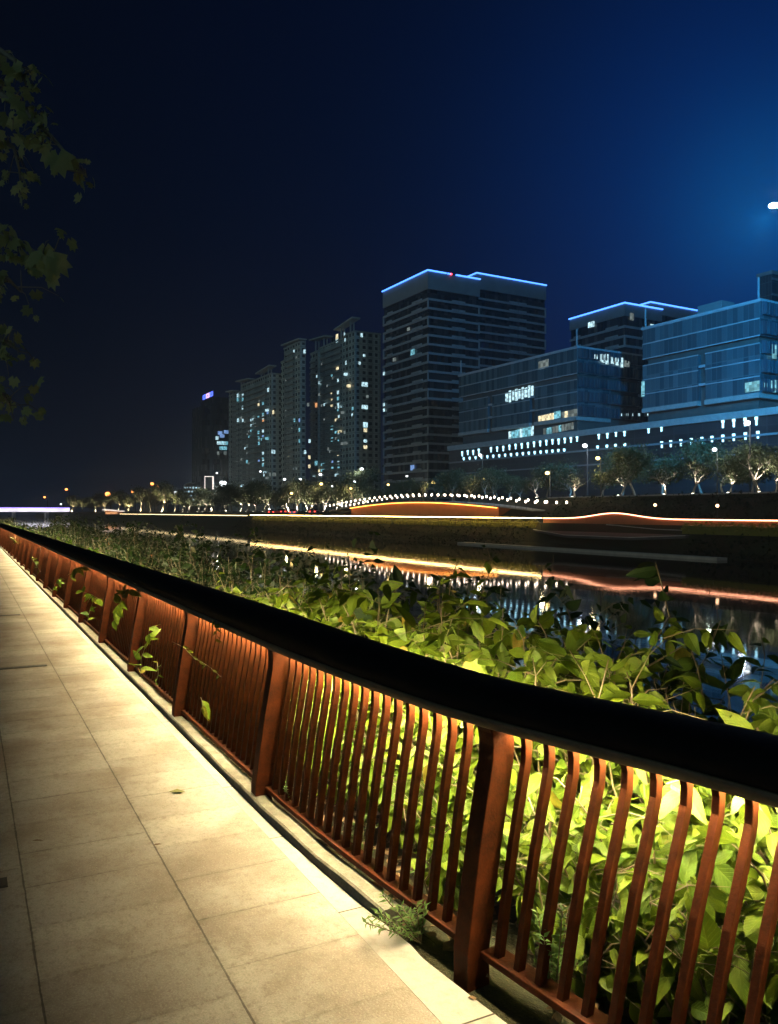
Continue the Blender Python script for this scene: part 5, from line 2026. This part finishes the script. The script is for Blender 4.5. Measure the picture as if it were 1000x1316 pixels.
# dark tower with a blue rooftop sign
dt = Bld('sign_tower', 'black tower with a glowing blue rooftop sign at the left end of the skyline', 276, 520, 258, 294, VR)
zt = dt.z_at(510)
dt.box('facade', M['tower_glass'], (0, 0, 1), (dt.Lv, dt.Lu, zt))
dt.box('lower_wing', M['tower_glass'], (-6, dt.Lu * .2, 1), (-.01, dt.Lu, dt.z_at(520)))
sg = dt.box('rooftop_sign', M['dark_metal'], (-.4, .5, zt + .3), (0.0, dt.Lu - 1, zt + 4.5))
for i, (a_, b_, m_) in enumerate(((.70, .96, 'neon_blue'), (.38, .66, 'neon_pink'), (.08, .34, 'neon_blue'))):
    ya, yb = dt.Lu * a_ * .8 + .4, dt.Lu * b_ * .8 + .4
    mb = MB()
    mb.box((-.6, ya, zt + .9), (-.41, yb, zt + 1.9))
    mb.box((-.6, ya, zt + 2.8), (-.41, yb, zt + 3.9))
    mb.box((-.6, ya, zt + 1.901), (-.41, ya + (yb - ya) * .3, zt + 2.799))
    mb.box((-.6, yb - (yb - ya) * .3, zt + 1.901), (-.41, yb, zt + 2.799))
    dt.part(mb, 'sign_letter', M[m_], sg)
for x, y, w_, m_ in [(170, 690, 5.5, 'w_cool'), (180, 715, 5, 'w_cyan'), (150, 665, 2.0, 'w_cool'), (185, 690, 5, 'w_cyan'), (195, 635, 3.0, 'w_blue'), (165, 640, 3, 'w_blue'), (155, 740, 1.5, 'w_dim'), (190, 740, 2, 'w_dim'), (175, 655, 3, 'w_blue')]:
    dt.win_right(*z6(x, y), w_, 2.2, m_, -.05)
dt.win_left(*z6(110, 570), 2.0, 2.6, 'w_dim', -.05)

# --- small far structures at left
def far_root(name, px, w, label, cat, z=None):
    p = PW(px, w, 0)
    p.z = terrace(s_of(p)) if z is None else z
    return empty(name, p, label=label, cat=cat), p


# lit sign pylon
root, p = far_root('sign_pylon', 268.5, 100, 'tall dark sign pylon outlined by a white light frame', 'sign')
k = p.y / FPX
z1, z0_ = EYE + 46 * k, EYE + 29 * k
hw = 4.6 * k
mb = MB()
for sx in (-.7, .7):
    mb.bar(Vector((p.x + sx * hw, p.y, (p.z + z0_) / 2)), Vector((.18, 0, 0)), Vector((0, .18, 0)), Vector((0, 0, (z0_ - p.z) / 2)))
mb.build('pylon_legs', M['dark_metal'], root)
mb = MB()
mb.box((p.x - hw, p.y - .1, z0_), (p.x + hw, p.y + .3, z1))
mb.build('panel', M['dark_metal'], root)
mb = MB()
t_ = .28
mb.box((p.x - hw - t_, p.y - .25, z0_), (p.x - hw, p.y - .101, z1))
mb.box((p.x + hw, p.y - .25, z0_), (p.x + hw + t_ * 2.2, p.y - .101, z1))
mb.box((p.x - hw, p.y - .25, z1 - t_), (p.x + hw, p.y - .101, z1))
mb.build('light_frame', emit('sign_frame_light', (1.0, 0.85, 0.78), 1.6), root)

# round hall with rows of sparkling lights
root, p = far_root('round_hall', 247, 110, 'low round hall sparkling with rows of small white lights', 'hall')
k = p.y / FPX
rg = random.Random(4)
mb = MB()
rad = 12.5 * k
prof = [(rad, p.z), (rad * .98, p.z + 7 * k), (rad * .82, EYE + 34 * k), (rad * .5, EYE + 37 * k), (0.05, EYE + 38 * k)]
mb.loft([[Vector((p.x + r_ * math.cos(a), p.y + r_ * math.sin(a), z)) for a in [2 * math.pi * i / 20 for i in range(20)]] for r_, z in prof])
mb.build('shell', M['wall_dark'], root)
for row in range(4):
    for i in range(7):
        a = -math.pi / 2 + (i - 3) * .36 + row * .12
        rr = rad * (1.0 - .055 * row)
        c = Vector((p.x + rr * math.cos(a), p.y + rr * math.sin(a), EYE + (16 + row * 5.0) * k))
        mb = MB()
        mb.ball(c, rg.choice((.35, .5, .62)), 6, 5)
        mb.build('lamp', M['w_cool'], root)

# low building with yellow windows
root, p = far_root('low_building', 196, 112, 'low building with a strip of yellow windows above the distant trees', 'building')
k = p.y / FPX
mb = MB()
mb.box((p.x - 16 * k, p.y, p.z), (p.x + 18 * k, p.y + 20, EYE + 28 * k))
mb.build('wall', M['concrete'], root)
mb = MB()
mb.box((p.x - 17 * k, p.y - 1, EYE + 28 * k + .002), (p.x + 19 * k, p.y + 21, EYE + 29.5 * k))
mb.build('roof', M['ledge'], root)
for i in range(8):
    mb = MB()
    x = p.x + (-14 + i * 4.0) * k
    mb.box((x, p.y - .15, EYE + 21 * k), (x + 2.6 * k, p.y - .002, EYE + 25.5 * k))
    mb.build('window', M['w_warm'] if i % 3 else M['w_orange'], root)

# riverside pavilion
root, p = far_root('riverside_pavilion', 144, 70, 'small pavilion with a glowing white roof edge on the far bank', 'pavilion', 0.3)
k = p.y / FPX
mb = MB()
mb.box((p.x - 9 * k, p.y, .0), (p.x + 9 * k, p.y + 6, EYE + 2.2 * k))
mb.build('wall', M['girder'], root)  # orange light on this wall is put into its colour
mb = MB()
mb.add([(p.x - 11 * k, p.y - 1.5, EYE + 2.3 * k), (p.x + 11 * k, p.y - 1.5, EYE + .6 * k), (p.x + 11 * k, p.y + 7, EYE + .6 * k), (p.x - 11 * k, p.y + 7, EYE + 2.3 * k),
        (p.x - 11 * k, p.y - 1.5, EYE + 3.6 * k), (p.x + 11 * k, p.y - 1.5, EYE + 1.6 * k), (p.x + 11 * k, p.y + 7, EYE + 1.6 * k), (p.x - 11 * k, p.y + 7, EYE + 3.6 * k)],
       [(3, 2, 1, 0), (4, 5, 6, 7), (0, 1, 5, 4), (1, 2, 6, 5), (2, 3, 7, 6), (3, 0, 4, 7)])
mb.build('roof', emit('pavilion_roof_light', (1.0, .85, .75), 1.3), root)
mb = MB()
mb.box((p.x - 8 * k, p.y - .2, .5), (p.x + 7 * k, p.y - .002, EYE + .3 * k))
mb.build('window', M['w_orange'], root)

# white lit road bridge at the far left
S = 676
root = empty('road_bridge', SW(S, 30, WATER_Z), label='distant flat road bridge glowing white with a purple edge', cat='bridge')
kk = 620 / FPX
mb = MB()
mb.bar(SW(S, 31, EYE + 2.6 * kk), B * 39, A * 5, Vector((0, 0, 2.3 * kk)))
mb.build('deck_side', M['bridge_white'], root)
mb = MB()
mb.bar(SW(S - 5.2, 31, EYE + 5.3 * kk), B * 39, A * .2, Vector((0, 0, .5 * kk)))
mb.build('edge_light', M['bridge_purple'], root)
for w in (8, 31, 54):
    mb = MB()
    mb.bar(SW(S, w, -1.5), B * 1.2, A * 4, Vector((0, 0, 3.0)))
    mb.build('pier', M['concrete'], root)

# cars on the far road, seen as pairs of red tail lights
def car(px, w, label, mat, rz):
    p = PW(px, w, 0)
    p.z = ground_z(s_of(p), w) + .02
    root = empty('parked_car', p, rz, label=label, cat='car', group='cars on the far bank road')
    mb = MB()
    secs = [(-2.1, .35, .75, .78), (-2.0, .3, .95, .84), (-1.3, .25, .98, .86), (1.2, .25, .95, .86), (2.0, .3, .82, .82), (2.15, .38, .7, .74)]
    mb.loft([[(-w_, y, z0), (-w_, y, z1 - .1), (-w_ + .1, y, z1), (w_ - .1, y, z1), (w_, y, z1 - .1), (w_, y, z0)] for y, z0, z1, w_ in secs])
    bd = mb.build('body', mat, root, world=False)
    mb = MB()
    mb.loft([[(-.74, y0, .96), (.74, y0, .96), (.6, y1, 1.45), (-.6, y1, 1.45)] for y0, y1 in ((-1.7, -1.1),)] + [[(-.74, 1.0, .96), (.74, 1.0, .96), (.6, .4, 1.45), (-.6, .4, 1.45)]])
    mb.build('cabin', M['car_glass'], root, world=False)
    for sx in (-1, 1):
        mb = MB()
        mb.box((sx * .62 - .17, -2.19, .62), (sx * .62 + .17, -2.05, .84))
        mb.build('tail_light', M['tail'], root, world=False)
        for sy in (-1.3, 1.3):
            mb = MB()
            mb.tube([(sx * .84 - .1, sy, .32), (sx * .84 + .1, sy, .32)], .32, 12)
            mb.build('wheel', M['tyre'], root, world=False)


for px, w, lab, m_ in ((349, 74.5, 'small dark car with red tail lights left of the others on the far road', M['car_paint']), (361, 75.2, 'dark car second from the left on the far road', M['car_paint']),
                       (377, 74.5, 'pale car with red tail lights in the middle of the far road', M['car_pale']), (404, 75, 'dark car nearest to the arched footbridge', M['car_paint'])):
    car(px, w, lab, m_, random.Random(px).uniform(-.2, .5))


# ------------------------------------------------------------------ night haze over the whole place
mb = MB()
mb.box((-1700, -420, -6.0), (1900, 2300, 112.0))
hz = mb.build('haze', None)
m, g = new_mat('night_haze')
vol = g.n('ShaderNodeVolumePrincipled')
vol.inputs['Color'].default_value = (0.80, 0.88, 1.0, 1)
vol.inputs['Density'].default_value = HAZE
vol.inputs['Anisotropy'].default_value = 0.62
o = g.n('ShaderNodeOutputMaterial')
g.nt.links.new(vol.outputs[0], o.inputs['Volume'])
hz.data.materials.append(m)
tag(hz, kind='stuff', label='thin night haze glowing around the lamps', cat='haze')
